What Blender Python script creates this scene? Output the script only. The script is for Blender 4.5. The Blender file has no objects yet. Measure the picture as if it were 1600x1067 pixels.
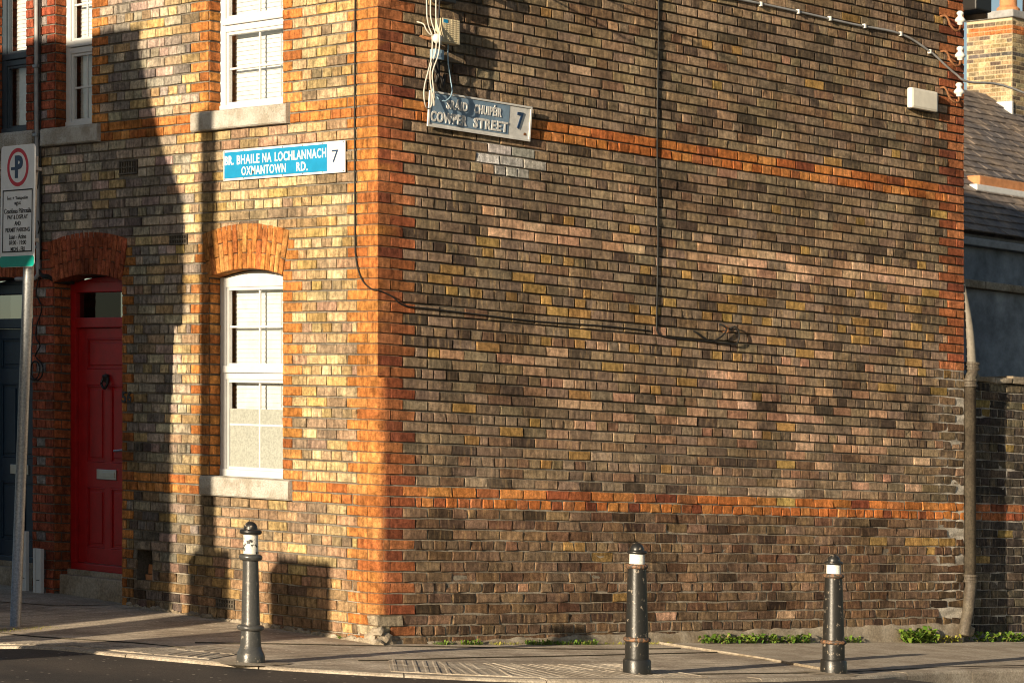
import bpy, bmesh, math, random
from mathutils import Vector, Matrix
R = math.radians
rnd = random.Random(7)
sc = bpy.context.scene

# ------------------------------------------------------------------ camera, sky, sun
FWD = (.6844, .7291); RGT = (.7291, -.6844)          # level view direction and its right hand side
CAM = (-12.156, -14.306, 1.299)
FALL = .04224                                         # the street falls about 1 in 24 towards the right
cd = bpy.data.cameras.new('camera'); cam = bpy.data.objects.new('camera', cd)
sc.collection.objects.link(cam); sc.camera = cam
cam.location = CAM
cam.rotation_euler = (R(90), 0, math.atan2(FWD[1], FWD[0]) - R(90))
cd.sensor_width = 36; cd.lens = 36 * 4242 / 1600; cd.shift_y = 178.6 / 1600
cd.clip_start = .5; cd.clip_end = 3000
cd.dof.use_dof = True; cd.dof.focus_distance = 18.9; cd.dof.aperture_fstop = 6.3

SUN_AZ, SUN_EL = R(13.5), R(12.6)                      # angle off the side wall, height
w = bpy.data.worlds.new('World'); sc.world = w; w.use_nodes = True
nt = w.node_tree
sky = nt.nodes.new('ShaderNodeTexSky'); sky.sky_type = 'NISHITA'; sky.sun_disc = False
sky.sun_elevation = SUN_EL; sky.sun_rotation = R(270) - SUN_AZ
sky.air_density = 1.0; sky.dust_density = 1.0; sky.ozone_density = 1.0
bg = nt.nodes['Background']; bg.inputs['Strength'].default_value = .05
nt.links.new(sky.outputs[0], bg.inputs[0])
sd = bpy.data.lights.new('sun', 'SUN'); sd.energy = 5.0; sd.angle = R(.45); sd.color = (1, .83, .60)
sun = bpy.data.objects.new('sun', sd); sc.collection.objects.link(sun)
TRAVEL = Vector((math.cos(SUN_EL) * math.cos(SUN_AZ), math.cos(SUN_EL) * math.sin(SUN_AZ), -math.sin(SUN_EL)))
sun.rotation_euler = TRAVEL.to_track_quat('-Z', 'Y').to_euler(); sun.location = (-30, -6, 12)
vs = sc.view_settings; vs.view_transform = 'Standard'; vs.look = 'None'; vs.gamma = 1; vs.exposure = 0.92
vs.use_curve_mapping = False
sc.render.engine = 'CYCLES'
try:
    sc.cycles.use_denoising = True; sc.cycles.filter_width = 1.0
    sc.cycles.max_bounces = 6; sc.cycles.transparent_max_bounces = 12
except Exception: pass

def on_screen(x, y, z):                               # rough pinhole, used only to rank pieces by visible size
    z = z - FALL * (RGT[0] * x + RGT[1] * y)
    dx, dy = x - CAM[0], y - CAM[1]
    X = RGT[0] * dx + RGT[1] * dy; Z = FWD[0] * dx + FWD[1] * dy
    return 800 + 4242 * X / Z, 712.1 - 4242 * (z - CAM[2]) / Z

# ------------------------------------------------------------------ materials
MATS = {}
class NT:
    def __init__(s, name):
        s.m = bpy.data.materials.new(name); s.m.use_nodes = True; s.t = s.m.node_tree
        s.b = s.t.nodes['Principled BSDF']; s.out = s.t.nodes['Material Output']; MATS[name] = s.m
        s.geo = s.t.nodes.new('ShaderNodeNewGeometry')
    def n(s, t, **k):
        nd = s.t.nodes.new(t)
        for a, v in k.items(): setattr(nd, a, v)
        return nd
    def l(s, a, b): s.t.links.new(a, b)
    def noise(s, scale, detail=4, rough=.6, stretch=None):
        nd = s.n('ShaderNodeTexNoise'); nd.inputs['Scale'].default_value = scale
        nd.inputs['Detail'].default_value = detail; nd.inputs['Roughness'].default_value = rough
        if stretch:
            mp = s.n('ShaderNodeMapping'); mp.inputs['Scale'].default_value = stretch
            s.l(s.geo.outputs['Position'], mp.inputs['Vector']); s.l(mp.outputs[0], nd.inputs['Vector'])
        else: s.l(s.geo.outputs['Position'], nd.inputs['Vector'])
        return nd.outputs['Fac']
    def rng(s, src, a, b, c, d):
        nd = s.n('ShaderNodeMapRange'); s.l(src, nd.inputs[0])
        for i, v in enumerate((a, b, c, d)): nd.inputs[i + 1].default_value = v
        return nd.outputs[0]
    def mul(s, col, fac):
        nd = s.n('ShaderNodeMix', data_type='RGBA', blend_type='MULTIPLY'); nd.inputs[0].default_value = 1
        s.setin(nd.inputs[6], col); s.setin(nd.inputs[7], fac); return nd.outputs[2]
    def mix(s, fac, a, b):
        nd = s.n('ShaderNodeMix', data_type='RGBA'); s.setin(nd.inputs[0], fac)
        s.setin(nd.inputs[6], a); s.setin(nd.inputs[7], b); return nd.outputs[2]
    def setin(s, sock, v):
        if isinstance(v, bpy.types.NodeSocket): s.l(v, sock)
        elif isinstance(v, tuple) and len(v) == 3: sock.default_value = (*v, 1)
        else: sock.default_value = v
    def math(s, op, a, b=0.0):
        nd = s.n('ShaderNodeMath', operation=op); s.setin(nd.inputs[0], a); s.setin(nd.inputs[1], b); return nd.outputs[0]
    def bump(s, h, strength, dist):
        nd = s.n('ShaderNodeBump'); nd.inputs['Strength'].default_value = strength; nd.inputs['Distance'].default_value = dist
        s.l(h, nd.inputs['Height']); s.l(nd.outputs[0], s.b.inputs['Normal'])
    def done(s, col, rough=.8, spec=.3, metal=0):
        s.setin(s.b.inputs['Base Color'], col); s.setin(s.b.inputs['Roughness'], rough)
        s.b.inputs['Specular IOR Level'].default_value = spec; s.b.inputs['Metallic'].default_value = metal
        return s.m

def brick_material():
    s = NT('brick'); at = s.n('ShaderNodeAttribute', attribute_name='tone')
    streak = s.noise(1, 1, .55, (34, 34, 6)); speck = s.noise(150, 1, .7); blotch = s.noise(26, 2, .65); soot = s.noise(2.6, 3, .62); wash = s.noise(1, 3, .6, (1.9, 1.9, .7))
    c = at.outputs['Color']
    och = s.mul(s.rng(streak, .56, .68, 0, .75), at.outputs['Alpha'])
    fac = s.n('ShaderNodeSeparateColor'); s.l(och, fac.inputs[0])
    c = s.mix(fac.outputs[0], c, (.40, .26, .11))
    c = s.mul(c, s.rng(streak, .3, .7, .70, 1.26)); c = s.mul(c, s.rng(speck, .3, .72, .66, 1.28))
    c = s.mul(c, s.rng(blotch, .34, .62, .62, 1.14)); c = s.mul(c, s.rng(soot, .36, .60, .66, 1.10)); c = s.mul(c, s.rng(wash, .36, .58, .80, 1.08))
    s.bump(s.noise(52, 4, .78), 1.0, .009)
    return s.done(c, .92, .12)
def mortar_material():
    s = NT('mortar'); at = s.n('ShaderNodeAttribute', attribute_name='tone')
    c = s.mul(at.outputs['Color'], s.rng(s.noise(60, 5, .7), .3, .7, .55, 1.35))
    s.bump(s.noise(120, 4, .7), .9, .006)
    return s.done(c, .95, .1)
def rough_mat(name, col, amp=(.6, 1.3), scale=30, bump=.6, dist=.004, rough=.9, spec=.15, col2=None, scale2=4, metal=0):
    s = NT(name); c = col
    if col2: c = s.mix(s.rng(s.noise(scale2, 5, .65), .42, .6, 0, 1), col, col2)
    c = s.mul(c, s.rng(s.noise(scale, 5, .7), .3, .7, *amp))
    if bump: s.bump(s.noise(scale * 2.2, 5, .7), bump, dist)
    return s.done(c, rough, spec, metal)
def plain(name, col, rough=.5, spec=.4, metal=0, amp=(.88, 1.08), scale=12):
    s = NT(name); return s.done(s.mul(col, s.rng(s.noise(scale, 4, .6), .3, .7, *amp)), rough, spec, metal)

brick_material(); mortar_material()
rough_mat('granite', (.42, .40, .36), (.45, 1.5), 130, .7, .004, col2=(.30, .27, .22), scale2=6)
rough_mat('concrete', (.36, .31, .24), (.6, 1.25), 45, .9, .006, col2=(.25, .20, .14), scale2=5)
rough_mat('kerb_concrete', (.46, .40, .32), (.55, 1.3), 60, .9, .005, col2=(.34, .285, .22), scale2=3)
def pavement_material():
    s = NT('pavement')
    c = s.mix(s.rng(s.noise(1.3, 5, .65), .42, .56, 0, 1), (.34, .28, .215), (.52, .445, .35))
    c = s.mul(c, s.rng(s.noise(55, 5, .75), .3, .7, .5, 1.4))
    vo = s.n('ShaderNodeTexVoronoi'); vo.inputs['Scale'].default_value = 12; s.l(s.geo.outputs['Position'], vo.inputs['Vector'])
    c = s.mix(s.rng(vo.outputs['Distance'], .08, .15, 1, 0), c, (.7, .63, .52))
    lo = s.noise(1, 4, .6, (2.2, 14, 2))
    c = s.mul(c, s.rng(lo, .35, .62, .72, 1.1))
    s.bump(s.math('ADD', s.noise(75, 5, .75), s.math('MULTIPLY', s.noise(9, 3), .8)), .6, .012)
    return s.done(c, .9, .2)
def road_material():
    s = NT('asphalt')
    c = s.mix(s.rng(s.noise(.8, 4, .6), .4, .62, 0, 1), (.038, .034, .032), (.075, .062, .052))
    c = s.mul(c, s.rng(s.noise(80, 4, .75), .3, .7, .45, 1.5))
    vo = s.n('ShaderNodeTexVoronoi'); vo.inputs['Scale'].default_value = 11; s.l(s.geo.outputs['Position'], vo.inputs['Vector'])
    c = s.mix(s.rng(vo.outputs['Distance'], .08, .14, 1, 0), c, (.34, .30, .25))
    s.bump(s.noise(110, 5, .8), .7, .012)
    return s.done(c, .75, .3)
pavement_material(); road_material()
plain('upvc', (.56, .56, .55), .35, .45, amp=(.93, 1.03))
plain('upvc_grey', (.035, .05, .065), .4, .45)
plain('blind', (.74, .74, .71), .7, .2)
plain('dark_hall', (.03, .03, .03), .9, .1)
plain('room', (.50, .46, .38), .9, .1)
rough_mat('red_paint', (.34, .008, .010), (.75, 1.15), 9, .12, .002, .38, .45)
rough_mat('blue_paint', (.010, .030, .055), (.8, 1.15), 20, .12, .002, .38, .45)
plain('black_metal', (.012, .012, .012), .45, .5)
plain('chrome', (.55, .55, .55), .28, .5, 1)
rough_mat('galvanised', (.30, .31, .32), (.6, 1.25), 60, .25, .002, .5, .5, metal=.6)
plain('black_rubber', (.014, .013, .012), .6, .3)
plain('white_cable', (.48, .46, .40), .5, .35)
plain('box_beige', (.55, .47, .31), .6, .3)
plain('box_blue', (.22, .33, .42), .5, .35)
plain('porcelain', (.66, .66, .62), .18, .6)
plain('alarm_white', (.72, .68, .58), .4, .4)
plain('rust', (.20, .09, .04), .85, .2, amp=(.5, 1.4), scale=60)
plain('sign_white', (.60, .60, .59), .35, .4)
plain('sign_blue', (.012, .22, .42), .35, .4)
plain('sign_navy', (.02, .045, .10), .4, .4)
rough_mat('sign_grey', (.19, .28, .38), (.75, 1.15), 14, .1, .002, .5, .35)
rough_mat('sign_cream', (.66, .65, .62), (.75, 1.1), 14, .1, .002, .45, .35)
plain('sign_red', (.45, .01, .03), .4, .4)
plain('sign_green', (.0, .28, .22), .4, .4)
plain('sign_black', (.02, .02, .022), .5, .3)
rough_mat('pipe_iron', (.105, .088, .064), (.45, 1.4), 50, .6, .004, .6, .35, col2=(.075, .06, .045), scale2=9)
rough_mat('pipe_plastic', (.19, .17, .14), (.75, 1.15), 30, .1, .002, .6, .25)
rough_mat('slate', (.12, .105, .10), (.5, 1.5), 6, .4, .006, .75, .3, col2=(.22, .17, .13), scale2=1.3)
rough_mat('render_grey', (.30, .33, .36), (.6, 1.2), 4, .5, .006, .9, .15, col2=(.20, .22, .245), scale2=1.6)
rough_mat('terracotta', (.48, .22, .10), (.7, 1.2), 9, .3, .004, .85, .15)
rough_mat('lead_grey', (.30, .30, .30), (.7, 1.2), 9, .3, .004, .7, .3)
rough_mat('timber', (.12, .085, .055), (.6, 1.3), 20, .4, .004)
rough_mat('pebbledash', (.42, .38, .32), (.6, 1.25), 20, .6, .006)
rough_mat('dark_line', (.06, .05, .035), (.5, 1.4), 40, .6, .01)
def leaf_material(name, a, b):
    s = NT(name); oi = s.noise(14, 2)
    s.b.inputs['Transmission Weight'].default_value = 0
    return s.done(s.mix(s.rng(s.noise(31, 2), .58, .66, 0, 1), s.mix(s.rng(oi, .35, .65, 0, 1), a, b), (.26, .19, .08)), .6, .25)
leaf_material('leaf_green', (.055, .13, .014), (.16, .24, .03)); leaf_material('leaf_yellow', (.20, .22, .03), (.34, .30, .05))
leaf_material('leaf_dark', (.03, .06, .015), (.07, .10, .025))
def chipped(name, base, chip, lo, hi, scale=38, rough=.42):
    s = NT(name); f = s.rng(s.noise(scale, 4, .65), lo, hi, 0, 1)
    c = s.mul(s.mix(f, base, chip), s.rng(s.noise(90, 3, .6), .3, .7, .75, 1.2))
    s.bump(s.noise(60, 4, .7), .35, .003)
    return s.done(c, rough, .5)
chipped('bollard_paint', (.016, .0155, .014), (.24, .20, .155), .60, .66, 24, .36)
chipped('bollard_grey', (.05, .05, .048), (.24, .21, .17), .60, .68, 22, .3)
rough_mat('plate_white', (.66, .68, .70), (.9, 1.06), 14, .1, .002, .4, .4)
chipped('bollard_rust', (.05, .04, .03), (.22, .11, .055), .45, .6, 45, .6)
chipped('band_flaked', (.62, .60, .54), (.025, .025, .025), .53, .555, 22, .5)
chipped('band_white', (.70, .69, .64), (.4, .38, .33), .66, .7, 30, .4)
def glass(name, tint, refl, rough=.0):
    s = NT(name); t = s.t
    tr = s.n('ShaderNodeBsdfTransparent'); tr.inputs[0].default_value = (*tint, 1)
    gl = s.n('ShaderNodeBsdfGlossy'); gl.inputs['Roughness'].default_value = rough
    lw = s.n('ShaderNodeLayerWeight'); lw.inputs[0].default_value = .5
    mx = s.n('ShaderNodeMixShader'); s.l(s.math('ADD', s.math('MULTIPLY', s.math('POWER', lw.outputs['Facing'], 4.0), .75), refl), mx.inputs[0])
    s.l(tr.outputs[0], mx.inputs[1]); s.l(gl.outputs[0], mx.inputs[2]); s.l(mx.outputs[0], s.out.inputs[0])
glass('window_glass', (.95, .96, .96), .16)
glass('fanlight_glass', (.4, .4, .4), .05)
def frosted():
    s = NT('frosted_glass'); c = s.mul((.33, .34, .30), s.rng(s.noise(60, 3, .75), .38, .62, .80, 1.12))
    s.bump(s.noise(100, 3, .6), .6, .004); s.done(c, .3, .6)
frosted()

# ------------------------------------------------------------------ mesh helpers
col = sc.collection
class MB:
    def __init__(s): s.v = []; s.f = []; s.c = []
    def add(s, vs_, fs, c=None):
        o = len(s.v); s.v += [tuple(p) for p in vs_]; s.f += [tuple(i + o for i in f) for f in fs]
        if c is not None: s.c += [c] * len(vs_)
        return s
    def box(s, a, b, c=None):
        x0, y0, z0 = [min(p, q) for p, q in zip(a, b)]; x1, y1, z1 = [max(p, q) for p, q in zip(a, b)]
        v = [(x0, y0, z0), (x1, y0, z0), (x1, y1, z0), (x0, y1, z0), (x0, y0, z1), (x1, y0, z1), (x1, y1, z1), (x0, y1, z1)]
        return s.add(v, [(0, 3, 2, 1), (4, 5, 6, 7), (0, 1, 5, 4), (1, 2, 6, 5), (2, 3, 7, 6), (3, 0, 4, 7)], c)
    def cbox(s, a, b, ch=.004, jit=0, rg=rnd):         # box with chamfered edges
        x0, y0, z0 = [min(p, q) for p, q in zip(a, b)]; x1, y1, z1 = [max(p, q) for p, q in zip(a, b)]
        bm = bmesh.new(); vv = []
        for z in (z0, z1):
            for x, y in ((x0, y0), (x1, y0), (x1, y1), (x0, y1)):
                vv.append(bm.verts.new((x + rg.uniform(-jit, jit), y + rg.uniform(-jit, jit), z + rg.uniform(-jit, jit))))
        for f in ((0, 3, 2, 1), (4, 5, 6, 7), (0, 1, 5, 4), (1, 2, 6, 5), (2, 3, 7, 6), (3, 0, 4, 7)): bm.faces.new([vv[i] for i in f])
        bmesh.ops.bevel(bm, geom=bm.edges[:], offset=ch, segments=2, affect='EDGES', profile=.6)
        bm.verts.index_update(); s.add([v.co for v in bm.verts], [[v.index for v in f.verts] for f in bm.faces]); bm.free(); return s
    def tube(s, pts, r, n=8, smooth=0, cap=True):
        P = [Vector(p) for p in pts]
        if smooth:
            Q = []
            for i in range(len(P) - 1):
                p0, p1, p2, p3 = P[max(i - 1, 0)], P[i], P[i + 1], P[min(i + 2, len(P) - 1)]
                for k in range(smooth):
                    t = k / smooth
                    Q.append(.5 * ((2 * p1) + (p2 - p0) * t + (2 * p0 - 5 * p1 + 4 * p2 - p3) * t * t + (3 * p1 - p0 - 3 * p2 + p3) * t ** 3))
            P = Q + [P[-1]]
        rr = r if isinstance(r, (list, tuple)) else None
        o = len(s.v); up = Vector((.13, .31, .94))
        for i, p in enumerate(P):
            d = (P[min(i + 1, len(P) - 1)] - P[max(i - 1, 0)]).normalized()
            a = d.cross(up)
            if a.length < .05: a = d.cross(Vector((1, 0, 0)))
            a.normalize(); b = d.cross(a); q = (rr[0] + (rr[1] - rr[0]) * i / (len(P) - 1)) if rr else r
            for k in range(n):
                t = 2 * math.pi * k / n; s.v.append(tuple(p + a * (q * math.cos(t)) + b * (q * math.sin(t))))
        for i in range(len(P) - 1):
            for k in range(n):
                s.f.append((o + i * n + k, o + i * n + (k + 1) % n, o + (i + 1) * n + (k + 1) % n, o + (i + 1) * n + k))
        if cap:
            s.f.append(tuple(o + k for k in range(n))); s.f.append(tuple(o + (len(P) - 1) * n + k for k in range(n)))
        return s
    def lathe(s, prof, at=(0, 0, 0), n=32):
        o = len(s.v)
        for r, z in prof:
            for k in range(n):
                t = 2 * math.pi * k / n; s.v.append((at[0] + r * math.cos(t), at[1] + r * math.sin(t), at[2] + z))
        for i in range(len(prof) - 1):
            for k in range(n):
                s.f.append((o + i * n + k, o + i * n + (k + 1) % n, o + (i + 1) * n + (k + 1) % n, o + (i + 1) * n + k))
        s.f.append(tuple(o + k for k in range(n))); s.f.append(tuple(o + (len(prof) - 1) * n + k for k in range(n)))
        return s
    def prism(s, pts, fn, d0, d1):                     # polygon pts (u,z) extruded between depths d0,d1; fn maps (u,z,d)
        n = len(pts); o = len(s.v)
        s.v += [tuple(fn(u, z, d0)) for u, z in pts] + [tuple(fn(u, z, d1)) for u, z in pts]
        s.f.append(tuple(o + i for i in range(n))); s.f.append(tuple(o + n + i for i in reversed(range(n))))
        for i in range(n): s.f.append((o + i, o + (i + 1) % n, o + n + (i + 1) % n, o + n + i))
        return s
    def build(s, name, mat, parent=None, smooth=False, origin=None, **props):
        me = bpy.data.meshes.new(name)
        o3 = Vector(origin) if origin else (Vector((0, 0, 0)))
        vv = [(p[0] - o3[0], p[1] - o3[1], p[2] - o3[2]) for p in s.v] if origin else s.v
        me.from_pydata(vv, [], s.f); me.update()
        if s.c and len(s.c) == len(s.v):
            a = me.color_attributes.new('tone', 'FLOAT_COLOR', 'POINT')
            flat = [k for c in s.c for k in (c if len(c) == 4 else (*c, 0))]
            a.data.foreach_set('color', flat)
        me.materials.append(MATS[mat])
        if smooth: me.polygons.foreach_set('use_smooth', [True] * len(me.polygons))
        ob = bpy.data.objects.new(name, me); col.objects.link(ob); ob.location = o3
        if parent is not None:
            ob.parent = parent; ob.location = o3 - world_loc(parent)
        for k, v in props.items(): ob[k] = v
        return ob
def world_loc(o):
    v = Vector((0, 0, 0))
    while o is not None: v += o.location; o = o.parent
    return v
def thing(name, label, cat, loc=(0, 0, 0), group=None):
    o = bpy.data.objects.new(name, None); col.objects.link(o); o.location = loc; o.empty_display_size = .1
    o['label'] = label; o['category'] = cat
    if group: o['group'] = group
    return o
GA, GB = -.0141, .021
def gz(x, y):                                         # falls away from the door, with a cross fall to the kerbs
    t = max(0, min(1, y / 1.8)); t = t * t * (3 - 2 * t)
    return .021 * min(max(y, 0), 40) - .0141 * min(max(x, 0), 40) + .045 * t * max(min(x, 0), -6) + .02 * max(min(y, 0), -12)
def side(u, z, n): return (u, -n, z)                   # n = outward from the wall face
def front(u, z, n): return (-n, u, z)

_tc = {}
def text_on(s, fn, box, depth=(.0, .003), fat=.0, align='fill'):
    """lettering as a mesh fitted into box (u0,z0,u1,z1) on a wall mapping fn; u0 is where the text starts"""
    cu = bpy.data.curves.new('lettering', 'FONT'); cu.body = s; cu.size = 1; cu.offset = fat; cu.extrude = .5; cu.resolution_u = 3; cu.space_character = 1.12 if fat > .015 else 1.0
    ob = bpy.data.objects.new('lettering', cu); col.objects.link(ob)
    dg = bpy.context.evaluated_depsgraph_get(); me = ob.evaluated_get(dg).to_mesh()
    vv = [v.co.copy() for v in me.vertices]; ff = [tuple(p.vertices) for p in me.polygons]
    ob.evaluated_get(dg).to_mesh_clear(); bpy.data.objects.remove(ob); bpy.data.curves.remove(cu)
    x0 = min(v.x for v in vv); x1 = max(v.x for v in vv); y0 = min(v.y for v in vv); y1 = max(v.y for v in vv)
    u0, z0, u1, z1 = box; out = []
    for v in vv:
        a = (v.x - x0) / (x1 - x0); b = (v.y - y0) / (y1 - y0)
        out.append(fn(u0 + (u1 - u0) * a, z0 + (z1 - z0) * b, depth[1] if v.z > 0 else depth[0]))
    return out, ff

# ------------------------------------------------------------------ the houses: setting out
C = .075; Z0 = .049                                    # course height, bottom of course 0
def zc(j): return Z0 + C * j
LS, LF, WS = .2312, .2227, 6.59                        # brick length on side / front wall, length of side wall
TOPJ = 72; EAVE = zc(TOPJ)
PARTY = 4.145
house = thing('end_terrace_house', 'brick end of terrace house on the street corner with red door and orange quoins', 'house', (0, 0, 0))
nb = thing('neighbouring_terrace_house', 'shaded brick terrace house with dark blue door at left edge', 'house', (0, PARTY, 0))
garden = thing('garden_wall', 'dark brick yard wall with white mortar behind the drainpipe', 'wall', (6.6, .085, 0))

def jit(c, rg, a=.12):
    k = 1 + rg.uniform(-a, a); return tuple(max(.004, min(.9, x * k * (1 + rg.uniform(-.05, .05)))) for x in c)
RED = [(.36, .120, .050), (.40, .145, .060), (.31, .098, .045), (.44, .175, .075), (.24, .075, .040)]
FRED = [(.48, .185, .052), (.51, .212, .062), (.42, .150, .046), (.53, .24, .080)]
def near(u, z, a, b, h):
    if not (min(a[0], b[0]) <= u <= max(a[0], b[0])): return False
    t = (u - a[0]) / (b[0] - a[0]); return abs(z - (a[1] + (b[1] - a[1]) * t)) < h
def ell(u, z, cu, cz, ru, rz): return math.exp(-(((u - cu) / ru) ** 2 + ((z - cz) / rz) ** 2))
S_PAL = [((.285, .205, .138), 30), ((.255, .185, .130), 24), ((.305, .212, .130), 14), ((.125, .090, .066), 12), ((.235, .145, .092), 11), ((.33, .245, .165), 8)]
def pick(pal, rg):
    t = rg.uniform(0, sum(w_ for _, w_ in pal))
    for c, w_ in pal:
        t -= w_
        if t <= 0: return c
    return pal[0][0]
PINK = [(.50, .305, .19), (.43, .245, .155), (.56, .37, .24)]
OCHRE = [(.45, .275, .10), (.49, .305, .105), (.39, .235, .09)]
def side_tone(u, z, rg):
    PALE = [(.64, .405, .25), (.58, .35, .21), (.68, .46, .30)]
    if near(u, z, (.93, 3.05), (2.55, 3.03), .04) and rg.random() < .92: return jit(rg.choice(PALE), rg), .1
    if near(u, z, (1.0, 2.97), (2.75, 2.96), .04) and rg.random() < .92: return jit(rg.choice(PALE), rg), .1
    if near(u, z, (3.2, 2.975), (6.2, 2.975), .05) and rg.random() < .85: return jit(rg.choice(PALE), rg), .1
    if near(u, z, (3.3, 2.90), (6.0, 2.90), .04) and rg.random() < .45: return jit(rg.choice(PINK), rg), .1
    if near(u, z, (3.3, 2.84), (4.6, 2.84), .04) and rg.random() < .55: return jit(rg.choice(PINK), rg), .1
    if near(u, z, (5.33, .77), (6.44, .78), .04) and rg.random() < .8: return jit(rg.choice(OCHRE), rg), .3
    if near(u, z, (3.7, 1.13), (4.6, 1.12), .04) and rg.random() < .7: return jit((.48, .36, .27), rg), .0
    if .96 < u < 1.6 and 3.33 < z < 3.56 and rg.random() < .6: return jit((.46, .44, .40), rg, .25), .0
    pk = .42 * ell(u, z, 4.3, 1.66, 1.5, .34) + .20 * ell(u, z, 2.4, 1.9, 1.4, .35) + .18 * ell(u, z, 3.9, 2.25, 1.6, .18) + .012
    oc = .20 * ell(u, z, 2.4, 2.55, 3.2, .40) + .14 * ell(u, z, 5.6, 2.6, 1.2, .35) + .05 * ell(u, z, 2, 1.6, 3, 1) + .05 * ell(u, z, 4.5, 4.5, 3, 1.2)
    t = rg.random()
    if t < pk: return jit(rg.choice(PINK), rg, .2), .1
    if t < pk + oc: return jit(rg.choice(OCHRE), rg, .2), .4
    c = pick(S_PAL, rg)
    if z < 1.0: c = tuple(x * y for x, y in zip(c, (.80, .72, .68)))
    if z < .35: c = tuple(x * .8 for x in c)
    if z > 3.2: c = tuple(x * y for x, y in zip(c, (1.03, 1.03, 1.0)))
    return jit(c, rg, .2), (.55 if 1.9 < z < 3.1 else .3)
F_PAL = [((.52, .375, .195), 26), ((.56, .43, .25), 22), ((.43, .30, .155), 20), ((.48, .325, .13), 9), ((.33, .24, .15), 12), ((.40, .265, .17), 9), ((.23, .17, .115), 5)]
F_LOW = [((.40, .28, .155), 24), ((.46, .325, .15), 18), ((.32, .225, .135), 22), ((.37, .23, .145), 14), ((.22, .16, .11), 12)]
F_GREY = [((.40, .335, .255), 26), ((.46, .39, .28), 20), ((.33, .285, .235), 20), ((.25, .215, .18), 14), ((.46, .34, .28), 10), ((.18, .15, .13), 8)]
def front_tone(u, z, rg):
    g = max(0, min(1, (u - 2.05) / .35))  # greyer tones to the left: shade of the facade put into the colour
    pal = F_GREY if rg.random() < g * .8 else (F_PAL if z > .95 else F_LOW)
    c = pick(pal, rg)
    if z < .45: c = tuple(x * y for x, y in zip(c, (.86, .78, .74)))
    if u > 2.2 and z < 1.3: c = tuple(x * .62 for x in c)  # low left bricks darkened, painted shade on top of the cast one
    if near(u, z, (.45, 1.35), (1.05, 1.38), .045) and rg.random() < .7: c = (.27, .20, .14)
    return jit(c, rg, .14), .12
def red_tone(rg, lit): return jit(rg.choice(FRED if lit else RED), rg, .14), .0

def brick_geo(q, fn, rg, prot=0, ch=.004, jt=.0016, back=.018, tilt=.0016, spall=0):
    """q: four (u,z) corners ll, lr, ur, ul -> verts, faces of a rough edged brick"""
    ring = []
    for i in range(4):
        a, b = q[i], q[(i + 1) % 4]
        ring.append((a[0] + rg.uniform(-jt, jt), a[1] + rg.uniform(-jt, jt)))
        t = rg.uniform(.35, .65); ring.append((a[0] + (b[0] - a[0]) * t + rg.uniform(-jt, jt), a[1] + (b[1] - a[1]) * t + rg.uniform(-jt, jt)))
    cu = sum(p[0] for p in q) / 4; cz = sum(p[1] for p in q) / 4
    hu = max(abs(p[0] - cu) for p in q); hz = max(abs(p[1] - cz) for p in q)
    tu, tz = rg.uniform(-tilt, tilt), rg.uniform(-tilt, tilt)
    V = []; n = 8
    def nn(u, z): return prot + tu * (u - cu) / hu + tz * (z - cz) / hz
    for u, z in ring: V.append(fn(u, z, -back))
    for u, z in ring: V.append(fn(u, z, nn(u, z) - ch * rg.uniform(.7, 1.3)))
    for u, z in ring:
        k = ch * rg.uniform(.8, 1.6); su = 1 - k / hu; sz = 1 - k / hz
        V.append(fn(cu + (u - cu) * su, cz + (z - cz) * sz, nn(u, z) - spall * rg.uniform(0, 1)))
    F = []
    for i in range(n):
        k = (i + 1) % n; F.append((i, k, n + k, n + i)); F.append((n + i, n + k, 2 * n + k, 2 * n + i))
    if spall:
        V.append(fn(cu + rg.uniform(-.3, .3) * hu, cz + rg.uniform(-.2, .2) * hz, prot - spall * 1.5))
        for i in range(n): F.append((2 * n + i, 2 * n + (i + 1) % n, 3 * n))
    else: F.append(tuple(2 * n + i for i in range(n)))
    return V, F

RECS = []                                              # (house, wall part, kind, verts, faces, tone, visible size)
def record(owner, part, kind, V, F, tone, alpha):
    xs = [on_screen(*V[i]) for i in (0, 2, 4, 6)]; a = 0
    for i in range(4):
        x0, y0 = xs[i]; x1, y1 = xs[(i + 1) % 4]; a += x0 * y1 - x1 * y0
    cx = sum(p[0] for p in xs) / 4; cy = sum(p[1] for p in xs) / 4
    vis = abs(a) / 2 if -5 < cx < 1605 and -5 < cy < 1072 else 0
    RECS.append((owner, part, kind, V, F, (*tone, alpha), vis))
JB, JP = .0058, .0048                                  # half bed joint, half upright joint
def lay(owner, part, fn, u0, u1, j, tone, kind, rg, zr=None, hidden=False, rough=1.0, prot=None):
    JB = .0058 if rough < 1.5 else .0042; JP = .0048 if rough < 1.5 else .0038
    z0, z1 = zr or (zc(j), zc(j + 1))
    dz = rg.uniform(-.0012, .0012)
    q = [(u0 + JP, z0 + JB + dz), (u1 - JP, z0 + JB + dz), (u1 - JP, z1 - JB + dz), (u0 + JP, z1 - JB + dz)]
    if u1 - u0 < .02: return
    sp = rg.uniform(.003, .006) if rg.random() < .035 else 0
    V, F = brick_geo(q, fn, rg, prot=rg.uniform(-.0016, .0028) if prot is None else prot, jt=.0016 * rough, tilt=min(.0034, .0019 * rough), spall=sp,
                     ch=.0035 + .0015 * (rough - 1))
    record(owner, part, kind, V, F, *tone)
    if hidden: RECS[-1] = RECS[-1][:6] + (0,)
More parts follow.
